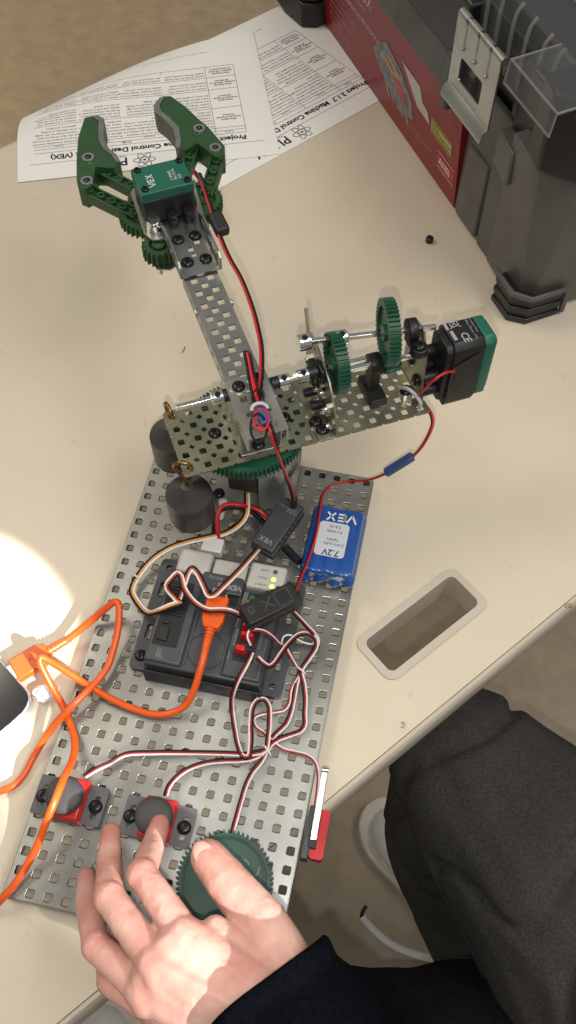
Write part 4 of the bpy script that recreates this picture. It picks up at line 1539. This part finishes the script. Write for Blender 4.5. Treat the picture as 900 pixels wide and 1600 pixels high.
kn = thing('gear_knob', (139.5, 34, 0), 'flat dark green gear on the plate under the hand', 'gear')
MB().gear((139.5, 34, 9), (0, 0, 1), 60, 32.5, 7, hub=8).build('gear_wheel', mat('dark_green_plastic', (0.010, 0.05, 0.03), 0.45, var=0.2, vscale=60), kn)
MB().box(126, 153, 22, 46, 0.3, 5).build('sensor_case', M_blk, kn, bevel=1)
MB().cyl((139.5, 34, 0), (139.5, 34, 14), 2.2).build('shaft', M_bright, kn, smooth=40)
for k in range(6):
    a_ = math.pi * k / 3 + 0.4
    MB().lathe([(3.0, 0), (3.6, 0), (3.6, .5), (3.0, .5)], (139.5 + 17 * math.cos(a_), 34 + 17 * math.sin(a_), 10.6), n=16).build('moulded_ring', MATS['dark_green_plastic'], kn, smooth=40)
sc_ = MB()
for (x_a, y_a, x_b, y_b) in ((120, 40, 126, 44), (131, 24, 134, 21), (158, 40, 160, 47), (149, 50, 153, 47)):
    sc_.tube([(x_a, y_a, 10.7), ((x_a + x_b) / 2 + 1, (y_a + y_b) / 2, 10.7), (x_b, y_b, 10.7)], 0.25, 5)
sc_.build('scratch', M_print, kn)
MB().sheet(circ(139.5, 34, 28.2, 60), [circ(139.5, 34, 27.6, 60)], 12.3, 12.7).build('rim_groove', M_dark, kn)

# ------------------------------------------------------------------ cables
def ribbon(name, pts, mats, label, r=0.72, group=None, pitch=1.35, names=None, tilt=0.0, side0=None):
    """flat cable of parallel wires; each wire is a part"""
    c = smooth_path(pts, 7)
    t = thing(name, c[0], label, 'cable', group)
    m_ = len(c)
    lat = []
    prev = None
    for i in range(m_):
        d = c[min(i + 1, m_ - 1)] - c[max(i - 1, 0)]
        s_ = np.cross(d, [0, 0, 1.0])
        s_ = s_ / (np.linalg.norm(s_) + 1e-9)
        if prev is not None:
            if np.dot(s_, prev) < 0 and np.dot(s_, prev) > -0.3:
                s_ = prev
            s_ = 0.55 * s_ + 0.45 * prev
            s_ /= np.linalg.norm(s_) + 1e-9
        prev = s_
        lat.append(s_)
    k = len(mats)
    for j, mm in enumerate(mats):
        off = (j - (k - 1) / 2) * pitch
        w = [c[i] + lat[i] * off * math.cos(tilt) + np.array([0, 0, off * math.sin(tilt)]) for i in range(m_)]
        nm = (names[j] if names else mm.name.replace('dark_red', 'red').replace('ochre', 'orange').replace('rust', 'red'))
        MB().tube(w, r, 8).build(nm, mm, t, smooth=70)
    return t


def ziptie(parent, p, d, r=3.2):
    p = np.array(p, float)
    x, y, d = orth(d)
    pts = [p + r * (math.cos(a) * x * 1.1 + math.sin(a) * y * 0.7) for a in np.linspace(0, 2 * math.pi, 17)]
    MB().tube(pts, 0.75, 6).build('zip_tie', M_white, parent, smooth=60)


RB = [M_bwire, M_rwire]
# claw motor lead, from the motor past the black connector and along the boom
w1 = ribbon('motor_lead', path((303, 268, 188), (314, 283, 188), (325, 312, 184), (334, 340, 180), (345, 372, 176), (358, 402, 172), (377, 436, 168), (394, 480, 166), (401, 505, 165), (408, 540, 164), (409, 575, 164), (406, 610, 163), (404, 640, 166), (409, 665, 168), (425, 672, 165)),
            RB, 'red and black lead of the claw motor running down beside the boom', r=0.95, pitch=1.75)
cm_ = U(342, 350, 178)
d_ = U(353, 372, 176) - U(331, 328, 180)
x_, y_, d_ = orth(d_)
F_ = np.stack([x_, y_, d_], 1)
MB(F_, cm_).box(-5.5, 5.5, -4.5, 4.5, -9.5, 9.5).build('connector', M_tape, w1, bevel=2.2, seg=3)
MB(F_, U(316, 285, 187)).cyl((0, 0, -8), (0, 0, 6), 2.6, 2.0).build('strain_relief', M_blk, w1, bevel=0.4)
w1b = ribbon('motor_lead', path((404, 640, 167), (395, 612, 168), (390, 585, 169), (386, 562, 171), (384, 551, 174), (388, 553, 172), (393, 575, 169), (399, 600, 168), (406, 630, 168), (416, 655, 169), (424, 672, 168), (429, 690, 160), (438, 718, 140), (449, 748, 110), (456, 768, 70), (459, 783, 40)),
             [M_bwire, M_rwire], 'red and black lead dropping from the boom tie down to the grey motor controller', r=0.95, pitch=1.75)
lp = []
for k in range(26):
    a = 2 * math.pi * k / 22
    cx, cy, rx, ry = 404, 664 + 0.6 * k * 0.3, 14.5 - 0.12 * k, 28 - 0.3 * k
    lp.append(U(cx + rx * math.sin(a), cy - ry * math.cos(a), 168 + 0.22 * k))
MB().tube(smooth_path(lp, 3), 0.85, 8).build('wire_loop', M_bwire, w1b, smooth=70)
lp = []
for k in range(18):
    a = 2 * math.pi * k / 17
    lp.append(U(408 + 12 * math.sin(a), 655 - 17 * math.cos(a), 172))
MB().tube(smooth_path(lp, 3), 0.85, 8).build('wire_loop', M_rwire, w1b, smooth=70)
lp = [U(403 + 9 * math.sin(a), 622 - 14 * math.cos(a), 171) for a in np.linspace(0, 2 * math.pi, 16)]
MB().tube(lp, 0.7, 8).build('wire_loop', M_bwire, w1b, smooth=70)
F_ = np.stack([BM[:, 0], BM[:, 1], BM[:, 2]], 1)
MB(F_, U(411, 650, 168)).box(-10, 8, -4, 4.5, 0, 4).build('tape_wrap', M_bluetape, w1b, bevel=1)
lp = [U(406 + 13 * math.sin(a), 640 - 10 * math.cos(a), 173.5 + 1.5 * math.cos(a)) for a in np.linspace(-1.75, 1.4, 14)]
MB().tube(lp, 1.3, 8).build('zip_tie', M_lgrey, w1b, smooth=60)
MB(F_, U(459, 788, 36)).cyl((0, 0, -8), (0, 0, 10), 3.2, 2.4).build('strain_relief', M_blk, w1b, bevel=0.5)

# drive motor lead
w2 = ribbon('motor_lead', path((709, 580, 137), (694, 583, 145), (680, 592, 143), (667, 604, 133), (656, 618, 118), (654, 628, 106), (664, 634, 98), (674, 648, 92), (676, 662, 88), (668, 683, 80), (655, 703, 68), (640, 717, 58), (622, 727, 50), (602, 740, 40), (575, 750, 26), (545, 752, 16), (520, 757, 14), (505, 772, 16), (499, 800, 26), (492, 840, 26), (482, 872, 26), (469, 905, 30), (459, 931, 38)),
            [M_rwire, M_bwire], 'red and black lead from the drive motor looping over the blue battery', r=1.0, pitch=1.5, tilt=-0.9)
d_ = U(602, 740, 40) - U(645, 713, 60)
x_, y_, d_ = orth(d_)
MB(np.stack([x_, y_, d_], 1), U(622, 727, 51)).box(-3.4, 3.4, -2.6, 2.6, -15, 13).build('tape_wrap', M_bluetape, w2, bevel=1)
lp = path((624, 605, 114), (638, 608, 119), (650, 618, 117), (657, 630, 112), (655, 638, 106))
MB().tube(smooth_path(lp, 5), 1.6, 8).build('zip_tie', M_lgrey, w2, smooth=60)

# turntable motor lead: white, orange, black
w3 = ribbon('servo_lead', path((386, 770, 30), (386, 785, 22), (384, 805, 14), (373, 820, 14), (352, 833, 18), (325, 839, 22), (295, 846, 20), (265, 856, 14), (238, 874, 10), (218, 897, 8), (206, 922, 8), (214, 940, 9), (230, 957, 14), (248, 954, 26), (268, 946, 30), (284, 941, 29)),
            [M_wwire, M_owire, M_bwire], 'white orange and black lead curling from the turntable motor to the controller', r=0.95, pitch=1.7)
ziptie(w3, U(213, 902, 8), (0.3, 0.9, 0), 3.4)

# grey motor controller lead, folded in zigzags above the left ports
WRB = [M_wwire, M_brwire, M_bwire]
ribbon('servo_lead', path((403, 858, 24), (390, 873, 30), (372, 893, 34), (350, 915, 36), (333, 930, 37), (326, 930, 38), (318, 914, 40), (308, 895, 42), (300, 888, 43), (294, 895, 42), (288, 912, 38), (280, 935, 31)), WRB,
       'white red and black lead from the grey motor controller folded over the ports', r=0.85, pitch=1.5)
w4 = ribbon('servo_lead', path((281, 942, 29), (270, 930, 32), (262, 920, 36), (262, 912, 40), (270, 902, 42), (277, 896, 43), (282, 900, 42), (287, 918, 38), (297, 934, 36), (310, 946, 36), (325, 953, 36), (345, 953, 36), (360, 955, 36), (374, 961, 33), (388, 966, 30)), WRB,
       'white red and black lead crossing over the orange plug to the black motor controller', r=0.85, pitch=1.5)

# battery cable: thick red and black
w5 = thing('battery_cable', U(335, 855, 20), 'thick red and black battery cable looping around the grey motor controller', 'cable')
MB().tube(smooth_path(path((342, 845, 20), (340, 830, 20), (340, 808, 22), (346, 792, 24), (358, 788, 24), (375, 789, 22), (395, 793, 16), (412, 803, 12), (425, 818, 10), (440, 845, 9), (450, 860, 9), (464, 874, 12)), 7), 1.9, 10).build('red_wire', M_rwire, w5, smooth=70)
MB().tube(smooth_path(path((336, 846, 18), (334, 830, 17), (337, 808, 18), (346, 797, 18), (360, 792, 18), (375, 793, 16), (392, 799, 11), (408, 813, 9), (425, 832, 8), (442, 856, 8), (462, 877, 10)), 7), 1.9, 10).build('black_wire', M_bwire, w5, smooth=70)
MB().tube(smooth_path(path((446, 855, 10), (456, 866, 11), (468, 878, 14)), 5), 3.2, 10).build('sleeve', M_tape, w5, smooth=70)
MB().cyl(U(345, 810, 6), U(349, 782, 22), 2.2, 3.4).build('clear_clip', M_white, w5, bevel=0.4)

# sensor leads: white, red, black, tied in a bundle
WR = [M_wwire, M_drwire, M_bwire]
sl1 = ribbon('sensor_lead', path((455, 953, 34), (464, 962, 26), (478, 977, 16), (494, 995, 8), (496, 1003, 6), (489, 1019, 5), (478, 1035, 6), (470, 1048, 7), (464, 1065, 6), (459, 1092, 5), (454, 1115, 5), (447, 1131, 5), (434, 1144, 5), (424, 1155, 5), (416, 1172, 6), (400, 1183, 6), (378, 1188, 6), (350, 1189, 5), (322, 1192, 5), (295, 1201, 5), (275, 1215, 6), (263, 1230, 9), (259, 1243, 13)),
       WR, 'sensor lead from the black motor controller through the bundle to the pressed bumper switch', r=0.72, pitch=1.25)
ziptie(sl1, U(470, 1048, 7), (-.4, -.8, 0), 3.8)
ziptie(sl1, U(417, 1172, 6), (-.6, -.7, 0), 4.4)
ribbon('sensor_lead', path((393, 1020, 32), (390, 1028, 34), (382, 1044, 34), (373, 1060, 31), (366, 1077, 24), (362, 1095, 13), (363, 1112, 6), (367, 1140, 5), (372, 1165, 6), (380, 1182, 7), (388, 1182, 8), (392, 1160, 8), (392, 1130, 8), (395, 1105, 8), (403, 1094, 9), (413, 1093, 9), (420, 1103, 9), (421, 1125, 9), (419, 1150, 9), (414, 1172, 8), (392, 1178, 7), (350, 1177, 6), (300, 1176, 6), (240, 1176, 6), (195, 1179, 6), (172, 1192, 6), (150, 1202, 8), (132, 1213, 12)),
       WR, 'sensor lead looping below the controller and running left to the crossed bumper switch', r=0.72, pitch=1.25)
ribbon('sensor_lead', path((393, 1008, 33), (388, 995, 37), (391, 985, 38), (400, 984, 38), (412, 986, 34), (425, 994, 26), (437, 1006, 14), (445, 1010, 9), (452, 1022, 7), (462, 1040, 7), (469, 1050, 7), (460, 1065, 6), (454, 1080, 5), (452, 1098, 5), (444, 1109, 5), (425, 1113, 5), (405, 1117, 5), (397, 1122, 5), (399, 1134, 5), (414, 1146, 5), (428, 1160, 5), (442, 1170, 5), (462, 1175, 4), (480, 1180, 4), (492, 1190, 4), (497, 1207, 3), (496, 1235, 0), (492, 1262, -2)),
       [M_wwire, M_drwire], 'thin sensor lead looping past the tie to the red limit switch', r=0.72, pitch=1.25)
ribbon('sensor_lead', path((402, 1027, 34), (410, 1035, 34), (420, 1041, 30), (428, 1037, 27), (440, 1020, 21), (455, 1001, 15), (468, 991, 12), (480, 990, 10), (492, 997, 9), (494, 1010, 8), (482, 1030, 8), (471, 1048, 8), (475, 1070, 6), (477, 1092, 5), (476, 1115, 5), (476, 1133, 5), (470, 1142, 5), (452, 1149, 5), (436, 1155, 5), (424, 1163, 6), (416, 1175, 6), (408, 1190, 6), (395, 1206, 6), (385, 1225, 6), (377, 1250, 6), (370, 1275, 6), (362, 1305, 6), (358, 1330, 5)),
       WR, 'sensor lead running through the bundle down to the green gear knob', r=0.72, pitch=1.25)
MB_ = path((440, 1004, 9), (443, 995, 12), (452, 992, 12), (462, 997, 9), (475, 1004, 6), (488, 1006, 5), (493, 1001, 6))
ribbon('sensor_lead', MB_, [M_wwire], 'short white loop of sensor wire beside the bundle tie', r=0.8)

# ------------------------------------------------------------------ orange data cable with its two plugs
oc = thing('data_cable', U(120, 1100, 0), 'bright orange data cable looping between the controller and the black device', 'cable')
MB().tube(smooth_path(path((322, 1010, 30), (318, 1028, 30), (312, 1050, 26), (303, 1078, 18), (290, 1102, 10), (268, 1114, 6), (240, 1116, 5), (205, 1106, 5), (170, 1090, 6), (130, 1066, 10), (98, 1045, 15), (74, 1031, 19), (64, 1027, 21), (62, 1033, 20), (69, 1050, 15), (82, 1075, 7), (97, 1102, 2), (110, 1132, 4), (117, 1160, 9), (114, 1185, 14), (100, 1215, 24), (86, 1250, 30), (72, 1285, 24), (58, 1322, 15), (42, 1352, 9), (22, 1383, 5), (3, 1404, 2), (-14, 1420, -7), (-40, 1436, -9.5)), 7), 2.75, 12).build('cord', M_orange, oc, smooth=80)
MB().tube(smooth_path(path((104, 1000, -2), (120, 988, 1), (145, 968, 8), (165, 951, 15), (178, 941, 19), (184, 942, 20), (186, 955, 19), (184, 985, 15), (177, 1015, 11), (168, 1042, 9), (152, 1064, 9), (130, 1086, 12), (106, 1110, 10), (86, 1132, 3), (66, 1160, -5), (50, 1187, -9), (37, 1211, -9.5), (22, 1227, -9.5), (0, 1236, -9.5), (-30, 1240, -9.5)), 7), 2.75, 12).build('cord', M_orange, oc, smooth=80)


def usb(pa, pb, w, h, label):
    """moulded plug from pa (shell end) to pb (cord end)"""
    pa, pb = np.array(pa, float), np.array(pb, float)
    d = pb - pa
    L = np.linalg.norm(d)
    d /= L
    s_ = np.cross([0, 0, 1.0], d)
    s_ /= np.linalg.norm(s_)
    u_ = np.cross(d, s_)
    F_ = np.stack([d, s_, u_], 1)
    a = w / 2
    k = L * 0.62
    mb = MB(F_, pa).prism([(0, -a), (k * .75, -a), (k * .8, -a * .95), (k * .98, -a * .7), (k, -a * .6), (k, a * .6), (k * .98, a * .7), (k * .8, a * .95), (k * .75, a), (0, a)], -h / 2, h / 2)
    pg = mb.build('plug', M_orange, oc, bevel=1.2)
    tag(pg, label)
    mb = MB(F_, pa)
    for i in range(6):
        x = k + (L - k) * (i + .15) / 6
        r = 4.0 - 0.22 * i
        mb.cyl((x, 0, 0), (x + (L - k) / 9, 0, 0), r, n=16)
    mb.cyl((k - 1, 0, 0), (L + 1, 0, 0), 2.95, n=16)
    mb.build('strain_relief', M_orange, oc, bevel=0.3)
    mb = MB(F_, pa).box(-7, 0.5, -6, 6, -2.2, 2.2)
    mb.build('shell', M_bright, oc, bevel=0.3)
    return F_, pa


F_, pa_ = usb(U(342, 934, 28), U(321, 1014, 29), 16.5, 8, 'orange plug in the controller')
MB(F_, pa_).cyl((17, -2.4, 3.9), (17, -2.4, 4.15), .5, n=8).cyl((17, 2.4, 3.9), (17, 2.4, 4.15), .5, n=8).build('dimple', M_dark, oc)
F_, pa_ = usb(U(22, 1050, -3), U(108, 998, -3), 18.5, 8.5, 'orange plug in the black device')
sy = MB(F_, pa_)
sy.stroke([(12, 0), (24, 0)], 0.7, lambda a, b: (a, b, 4.4)).stroke([(14, 0), (17, 3), (20, 3)], 0.7, lambda a, b: (a, b, 4.4)).stroke([(15, 0), (18, -3), (22, -3)], 0.7, lambda a, b: (a, b, 4.4))
sy.build('emblem', mat('orange_deep', (0.6, 0.08, 0.008), 0.4), oc)

# ------------------------------------------------------------------ black device at the left edge
dp = [U(px, py, 1)[:2] for px, py in ((-160, 862), (-20, 1008), (0, 1031), (38, 1073), (45, 1082), (47.5, 1092), (45, 1103), (38, 1114), (0, 1149), (-20, 1166), (-170, 1290), (-330, 1080))]
cx_ = np.mean(dp, axis=0)
dev = thing('handheld_device', (cx_[0], cx_[1], TZ), 'black glossy device with silver rim holding the orange plug', 'device')
MB().prism([tuple(p) for p in dp], TZ + 0.2, 0.6).build('rim', M_alu, dev, bevel=1.8, seg=3)
ins = [tuple(cx_ + (p - cx_) * 0.966) for p in dp]
MB().prism(ins, 0.4, 1.5).build('screen', M_glass, dev, bevel=0.5)

# ------------------------------------------------------------------ small things on the table
nut = thing('collar_nut', U(670, 378, TZ), 'small black ring standing alone on the table near the toolbox', 'nut')
p = U(670, 378, TZ)
MB().lathe([(1.2, 0), (3.2, 0), (3.9, 0.7), (3.9, 5.4), (3.2, 6.2), (1.2, 6.2)], p, (0.1, 0.1, 1), n=16).build('ring', M_blk, nut, smooth=40)
MB().cyl(p + np.array([0, 0, 6.15]), p + np.array([0, 0, 6.3]), 1.4, n=12).build('bore', M_dark, nut)


def crumple(name, p, r, m_, label, cat):
    mb = MB().sphere(p, r, 14, 9, (1, 0.8, 0.62))
    o = mb.build(name, m_, None, origin=p)
    for v in o.data.vertices:
        q = Vector(v.co) * 520 + Vector((3, 1, 7))
        v.co *= 1 + 0.35 * noise.noise(q)
    tag(o, label, cat)


crumple('paper_scrap', U(68, 1083, TZ + 5), 8, M_paper, 'crumpled white paper scrap next to the black device', 'paper scrap')
o = MB().tube(smooth_path([U(627, 1129, TZ + 1), U(631, 1129, TZ + 1.4), U(631, 1135, TZ + 1), U(627, 1136, TZ + 1)], 4), 0.45, 6).build('wire_clipping', M_steel, None, origin=U(629, 1132, TZ))
tag(o, 'tiny bent wire clipping on the bare table by the cable hole', 'clipping')
o = MB().tube(smooth_path([U(284, 551, TZ + .5), U(287, 547, TZ + .8), U(289, 542, TZ + .5)], 4), 0.35, 6).build('hair', M_bwire, None, origin=U(287, 547, TZ))
tag(o, 'short dark hair on the table left of the boom', 'hair')
o = MB().tube(smooth_path([U(885, 949, TZ), U(888, 945, TZ + 1), U(893, 948, TZ - 2)], 4), 1.6, 6).build('chip', mat('chip_wood', (0.45, 0.30, 0.15), 0.7), None, origin=U(889, 947, TZ))
tag(o, 'small brown chip at the table edge', 'chip')

# ------------------------------------------------------------------ hand of the person pressing the switch
pe = thing('person', U(480, 1650, 90), 'person in a navy sleeve reaching in from below, left hand on the switch', 'person')


def J(*a):
    return U(*a)


wrist_ = J(500, 1665, 92)
iM, iP, iD, iT = J(288, 1462, 92), J(222, 1366, 74), J(238, 1322, 46), J(250, 1287, 33)
mM, mP, mD, mT = J(243, 1505, 92), J(171, 1402, 72), J(170, 1345, 46), J(173, 1302, 32)
rM, rP, rD, rT = J(222, 1545, 80), J(150, 1478, 62), J(136, 1412, 38), J(136, 1371, 24)
pM, pP, pD, pT = J(245, 1582, 58), J(170, 1535, 44), J(165, 1490, 26), J(178, 1462, 18)
tC, tM, tI, tT = J(452, 1520, 88), J(408, 1440, 82), J(354, 1376, 76), J(326, 1340, 72)
caps = [(iM, iP, 10.2, 9.2), (iP, iD, 9.0, 7.8), (iD, iT, 7.8, 6.6),
        (mM, mP, 10.2, 9.4), (mP, mD, 9.2, 8.0), (mD, mT, 8.0, 6.8),
        (rM, rP, 9.8, 8.8), (rP, rD, 8.6, 7.6), (rD, rT, 7.6, 6.4),
        (pM, pP, 8.8, 7.8), (pP, pD, 7.4, 6.6), (pD, pT, 6.6, 5.6),
        (tC, tM, 17.0, 15.2), (tM, tI, 14.6, 13.0), (tI, tT, 13.2, 11.4)]
wa, wb, wc, wd = J(470, 1600, 99), J(440, 1612, 100), J(410, 1630, 93), J(385, 1650, 80)
caps += [(iM, wa, 11.5, 17), (mM, wb, 11.5, 17), (rM, wc, 11.0, 16), (pM, wd, 10.0, 15),
         ((iM + mM) / 2, (wa + wb) / 2, 11.0, 17), ((mM + rM) / 2, (wb + wc) / 2, 10.5, 17), ((rM + pM) / 2, (wc + wd) / 2, 9.5, 16),
         (tC, wa, 15, 18), ((iM * .6 + tM * .4), (tC + wa) / 2, 8.5, 15), (wa, wrist_, 18, 20), (wb, wrist_, 18, 22), (wc, wrist_, 17, 22),
         (wrist_, J(600, 1800, 96), 24, 28)]
# knuckle pads
for q, rr in ((iP, 9.9), (mP, 10.0), (rP, 9.3), (tI, 13.3)):
    caps.append((q + np.array([0, 0, 0.3]), q + np.array([0.6, -0.6, 0.5]), rr, rr))
for q in (iM, mM, rM):
    caps.append((q + np.array([2, -2, 2.0]), q + np.array([4, -5, 2.0]), 10.2, 9.6))


def relief(W):
    """creases across the joints, tendons fanning over the back of the hand"""
    o_ = np.zeros(len(W))
    for j, a_, c_, amp in ((iP, iM, iD, 1.0), (iD, iP, iT, .7), (mP, mM, mD, 1.0), (mD, mP, mT, .7), (rP, rM, rD, 1.0), (rD, rP, rT, .7), (tI, tM, tT, 1.2), (pP, pM, pD, .8)):
        d = c_ - a_
        d = d / np.linalg.norm(d)
        rel = W - j
        t = rel @ d + 0.35 * np.sin(W[:, 0] * 1.1 + W[:, 1] * 0.7)
        near = np.exp(-(np.linalg.norm(rel, axis=1) / 13.0) ** 4)
        for t0, a0 in ((-4.6, .35), (-2.4, .6), (0.0, .75), (2.3, .6), (4.4, .3)):
            o_ -= amp * a0 * 0.55 * np.exp(-((t - t0) / 0.55) ** 2) * near
    for k_, w_, amp in ((iM, wa, .9), (mM, wb, 1.1), (rM, wc, .9)):
        d = w_ - k_
        L_ = np.linalg.norm(d)
        d = d / L_
        t = (W - k_) @ d
        off = W - k_ - np.outer(t, d)
        r_ = np.hypot(off[:, 0], off[:, 1])
        o_ += amp * np.exp(-(r_ / 2.6) ** 2) * np.clip(t / 12, 0, 1) * np.clip((L_ - t) / 25, 0, 1) * (off[:, 2] > 0)
    return o_


hand = blob('hand', M_skin, caps, 1.2, 14, pe, noise_amp=0.25, noise_scale=7.0, fold=relief)
flush = hand.data.attributes.new('flush', 'FLOAT', 'POINT')
W_ = np.empty(len(hand.data.vertices) * 3)
hand.data.vertices.foreach_get('co', W_)
W_ = W_.reshape(-1, 3) / S + rootloc(pe)
fl_ = np.zeros(len(W_))
for q, rr, amp in ((iP, 12, .55), (mP, 12, .55), (rP, 11, .55), (iM, 13, .5), (mM, 13, .55), (rM, 12, .5), (iT, 15, .8), (mT, 15, .8), (rT, 14, .8), (tI, 12, .35), (pP, 14, .7), (pM, 16, .6), (tT, 13, .45)):
    fl_ = np.maximum(fl_, amp * np.exp(-(np.linalg.norm(W_ - q, axis=1) / rr) ** 2))
flush.data.foreach_set('value', fl_)


def nail(tip, dip, rad, w):
    d = tip - dip
    d /= np.linalg.norm(d)
    up = np.array([0.1, -0.25, 1.0])
    up -= d * np.dot(up, d)
    up /= np.linalg.norm(up)
    s_ = np.cross(d, up)
    F_ = np.stack([d, s_, up], 1)
    mb = MB(F_, tip + up * (rad - 2.05) + d * 1.0)
    mb.sphere((0, 0, 0), 1.0, 18, 10, (w * 1.2, w * .92, 1.9))
    mb.build('nail', M_nail, hand, smooth=180)


nail(tT, tI, 11.0, 6.8)
# sleeve: cuff with thickness and folds
c0, c1 = J(410, 1546, 92), J(620, 1830, 100)
dd = (c1 - c0) / np.linalg.norm(c1 - c0)
x_, y_, d_ = orth(dd)
mb = MB()
rings = []
nn = 40
prof = [(30, 6), (35, 2), (38, 0), (39.5, 3), (38.5, 8), (37, 13), (39, 20), (42, 34), (43, 50), (47, 70), (46, 95), (52, 140), (54, 220)]
V, F = [], []
for i, (r, h) in enumerate(prof):
    for k in range(nn):
        a = 2 * math.pi * k / nn
        rr = r * (1 + 0.035 * math.sin(3 * a + h * 0.07) + 0.02 * math.sin(7 * a - h * 0.11))
        V.append(c0 + dd * (h + 2.5 * math.sin(2 * a)) + rr * (math.cos(a) * x_ * 1.12 + math.sin(a) * y_ * 0.86))
for i in range(len(prof) - 1):
    for k in range(nn):
        k2 = (k + 1) % nn
        F.append((i * nn + k, i * nn + k2, (i + 1) * nn + k2, (i + 1) * nn + k))
mb.add(V, F)
sl = mb.build('sleeve', M_navy, pe, smooth=70)
ss = sl.modifiers.new('sub', 'SUBSURF')
ss.levels = ss.render_levels = 2
# that person's dark trouser leg and white sneaker, down by the floor
blob('trouser_leg', M_bfab, [(U(560, 1640, -330), U(700, 1680, -330), 70, 95), (U(700, 1680, -330), U(880, 1690, -300), 95, 105)], 7, 6, pe, 5.0, 55)


def sneaker(parent, toe, heel, wid, h, name='sneaker'):
    """low sneaker on the floor, toe and heel given on the sole line"""
    toe, heel = np.array(toe, float), np.array(heel, float)
    d = heel - toe
    L = np.linalg.norm(d)
    d /= L
    s_ = np.cross([0, 0, 1.0], d)
    F_ = np.stack([d, s_, np.array([0, 0, 1.0])], 1)

    def outline(k, dx=0):
        w = wid / 2 * k
        o_ = []
        for i in range(17):
            t = (1 - math.cos(math.pi * i / 16)) / 2
            x = L * t
            ww = w * (math.sqrt(max(0, 1 - (1 - min(t / 0.28, 1)) ** 2)) * (1 - 0.14 * max(0, t - 0.3)) if t < 0.86 else (1 - 0.08) * math.sqrt(max(0.0, 1 - ((t - 0.86) / 0.14) ** 2)))
            o_.append((x, max(ww, 0.5)))
        return [(x, y) for x, y in o_] + [(x, -y) for x, y in o_[::-1]]
    mb = MB(F_, toe).prism(outline(1.0), 0.5, 24)
    so = mb.build(name + '_sole', M_sole, parent, bevel=4, seg=3)
    up = [(0.09, .78, 24), (0.1, .84, 34), (0.13, .82, 46), (0.2, .72, 58), (0.3, .55, 70)]
    V, F = [], []
    base_ = outline(1.0)
    n_ = len(base_)
    for tx, k, z in up:
        for x, y in base_:
            V.append((x * (1 - tx * 1.05) + L * tx * 0.9, y * k * 1.0, z + 0.35 * max(0, x - L * .25) * (z - 24) / 46))
    for i in range(len(up) - 1):
        for j in range(n_):
            F.append((i * n_ + j, i * n_ + (j + 1) % n_, (i + 1) * n_ + (j + 1) % n_, (i + 1) * n_ + j))
    F.append(list(range((len(up) - 1) * n_, len(up) * n_)))
    MB(F_, toe).add(V, F).build(name + '_upper', M_shoe, so, smooth=60)
    # toe cap seam and perforations
    pts = [(0.16 * L + 0.30 * L * (1 - math.cos(a)) * .75, wid * 0.36 * math.sin(a), 47 + 0 * a) for a in np.linspace(-1.3, 1.3, 15)]
    hm = MB(F_, toe)
    for i in range(6):
        for j in range(-3, 4):
            x = 0.30 * L + 8.5 * i
            x0 = (x - 0.27 * L) / 0.685
            y = 7.5 * j + 3.7 * (i % 2)
            hm.cyl((x, y, 60), (x, y, 70.5 + 0.35 * max(0, x0 - .25 * L)), 1.5, n=8)
    hm.build('perforation', M_dark, so)
    return so


sneaker(pe, U(172, 1548, FZ), U(120, 1830, FZ), 118, 60)

# ------------------------------------------------------------------ neighbour's leg and shoes, seen past the table edge
p2 = thing('person', U(760, 1400, FZ), 'seated person in charcoal fleece trousers beside the table', 'person')
kz = -250
kn_ = U(722, 1192, kz)
hip = U(985, 1560, kz + 20)
ank = U(755, 1490, -560)
caps = [(kn_, hip, 74, 112), (kn_ + np.array([12, -6, 4]), U(880, 1370, kz), 80, 104), (kn_, U(686, 1320, -400), 72, 60), (U(686, 1320, -400), U(722, 1440, -520), 60, 56), (U(722, 1440, -520), ank, 56, 60)]
ax_ = (hip - kn_) / np.linalg.norm(hip - kn_)


def cloth(W):
    out = []
    for q in W:
        d = q - kn_
        t = float(d @ ax_)
        r_ = d - ax_ * t
        # long folds running round from the back of the knee along the thigh, finer rumples between them
        f = 8.0 * noise.noise(Vector((t / 150 + r_[2] / 90, r_[0] / 52, r_[1] / 52))) + 4.0 * noise.noise(Vector((t / 60, r_[0] / 30 + r_[2] / 60, r_[1] / 30)))
        k = noise.noise(Vector((t / 120 + 5, (r_[0] - r_[1]) / 45, r_[2] / 70)))
        out.append(f - 9.0 * max(0.0, 1 - abs(k) / 0.10))
    return np.array(out)


blob('trousers', M_fleece, caps, 5, 5, p2, fold=cloth)
sneaker(p2, U(572, 1262, FZ), U(760, 1455, FZ), 104, 60)
mb = MB().tube(smooth_path([U(566, 1432, FZ + 26), U(582, 1450, FZ + 24), U(604, 1470, FZ + 22), U(635, 1486, FZ + 20), U(680, 1498, FZ + 18), U(720, 1500, FZ + 16)], 6), 5.5, 10)
sd = mb.build('shoe_strap', M_shoe, None, smooth=70, origin=U(600, 1466, FZ))
tag(sd, 'white curved strap lying on the floor between the shoes', 'strap')
MB().tube(smooth_path([U(565, 1432, FZ + 26), U(567, 1424, FZ + 34), U(572, 1416, FZ + 38)], 4), 2.6, 8).build('buckle', M_blk, sd, smooth=60)
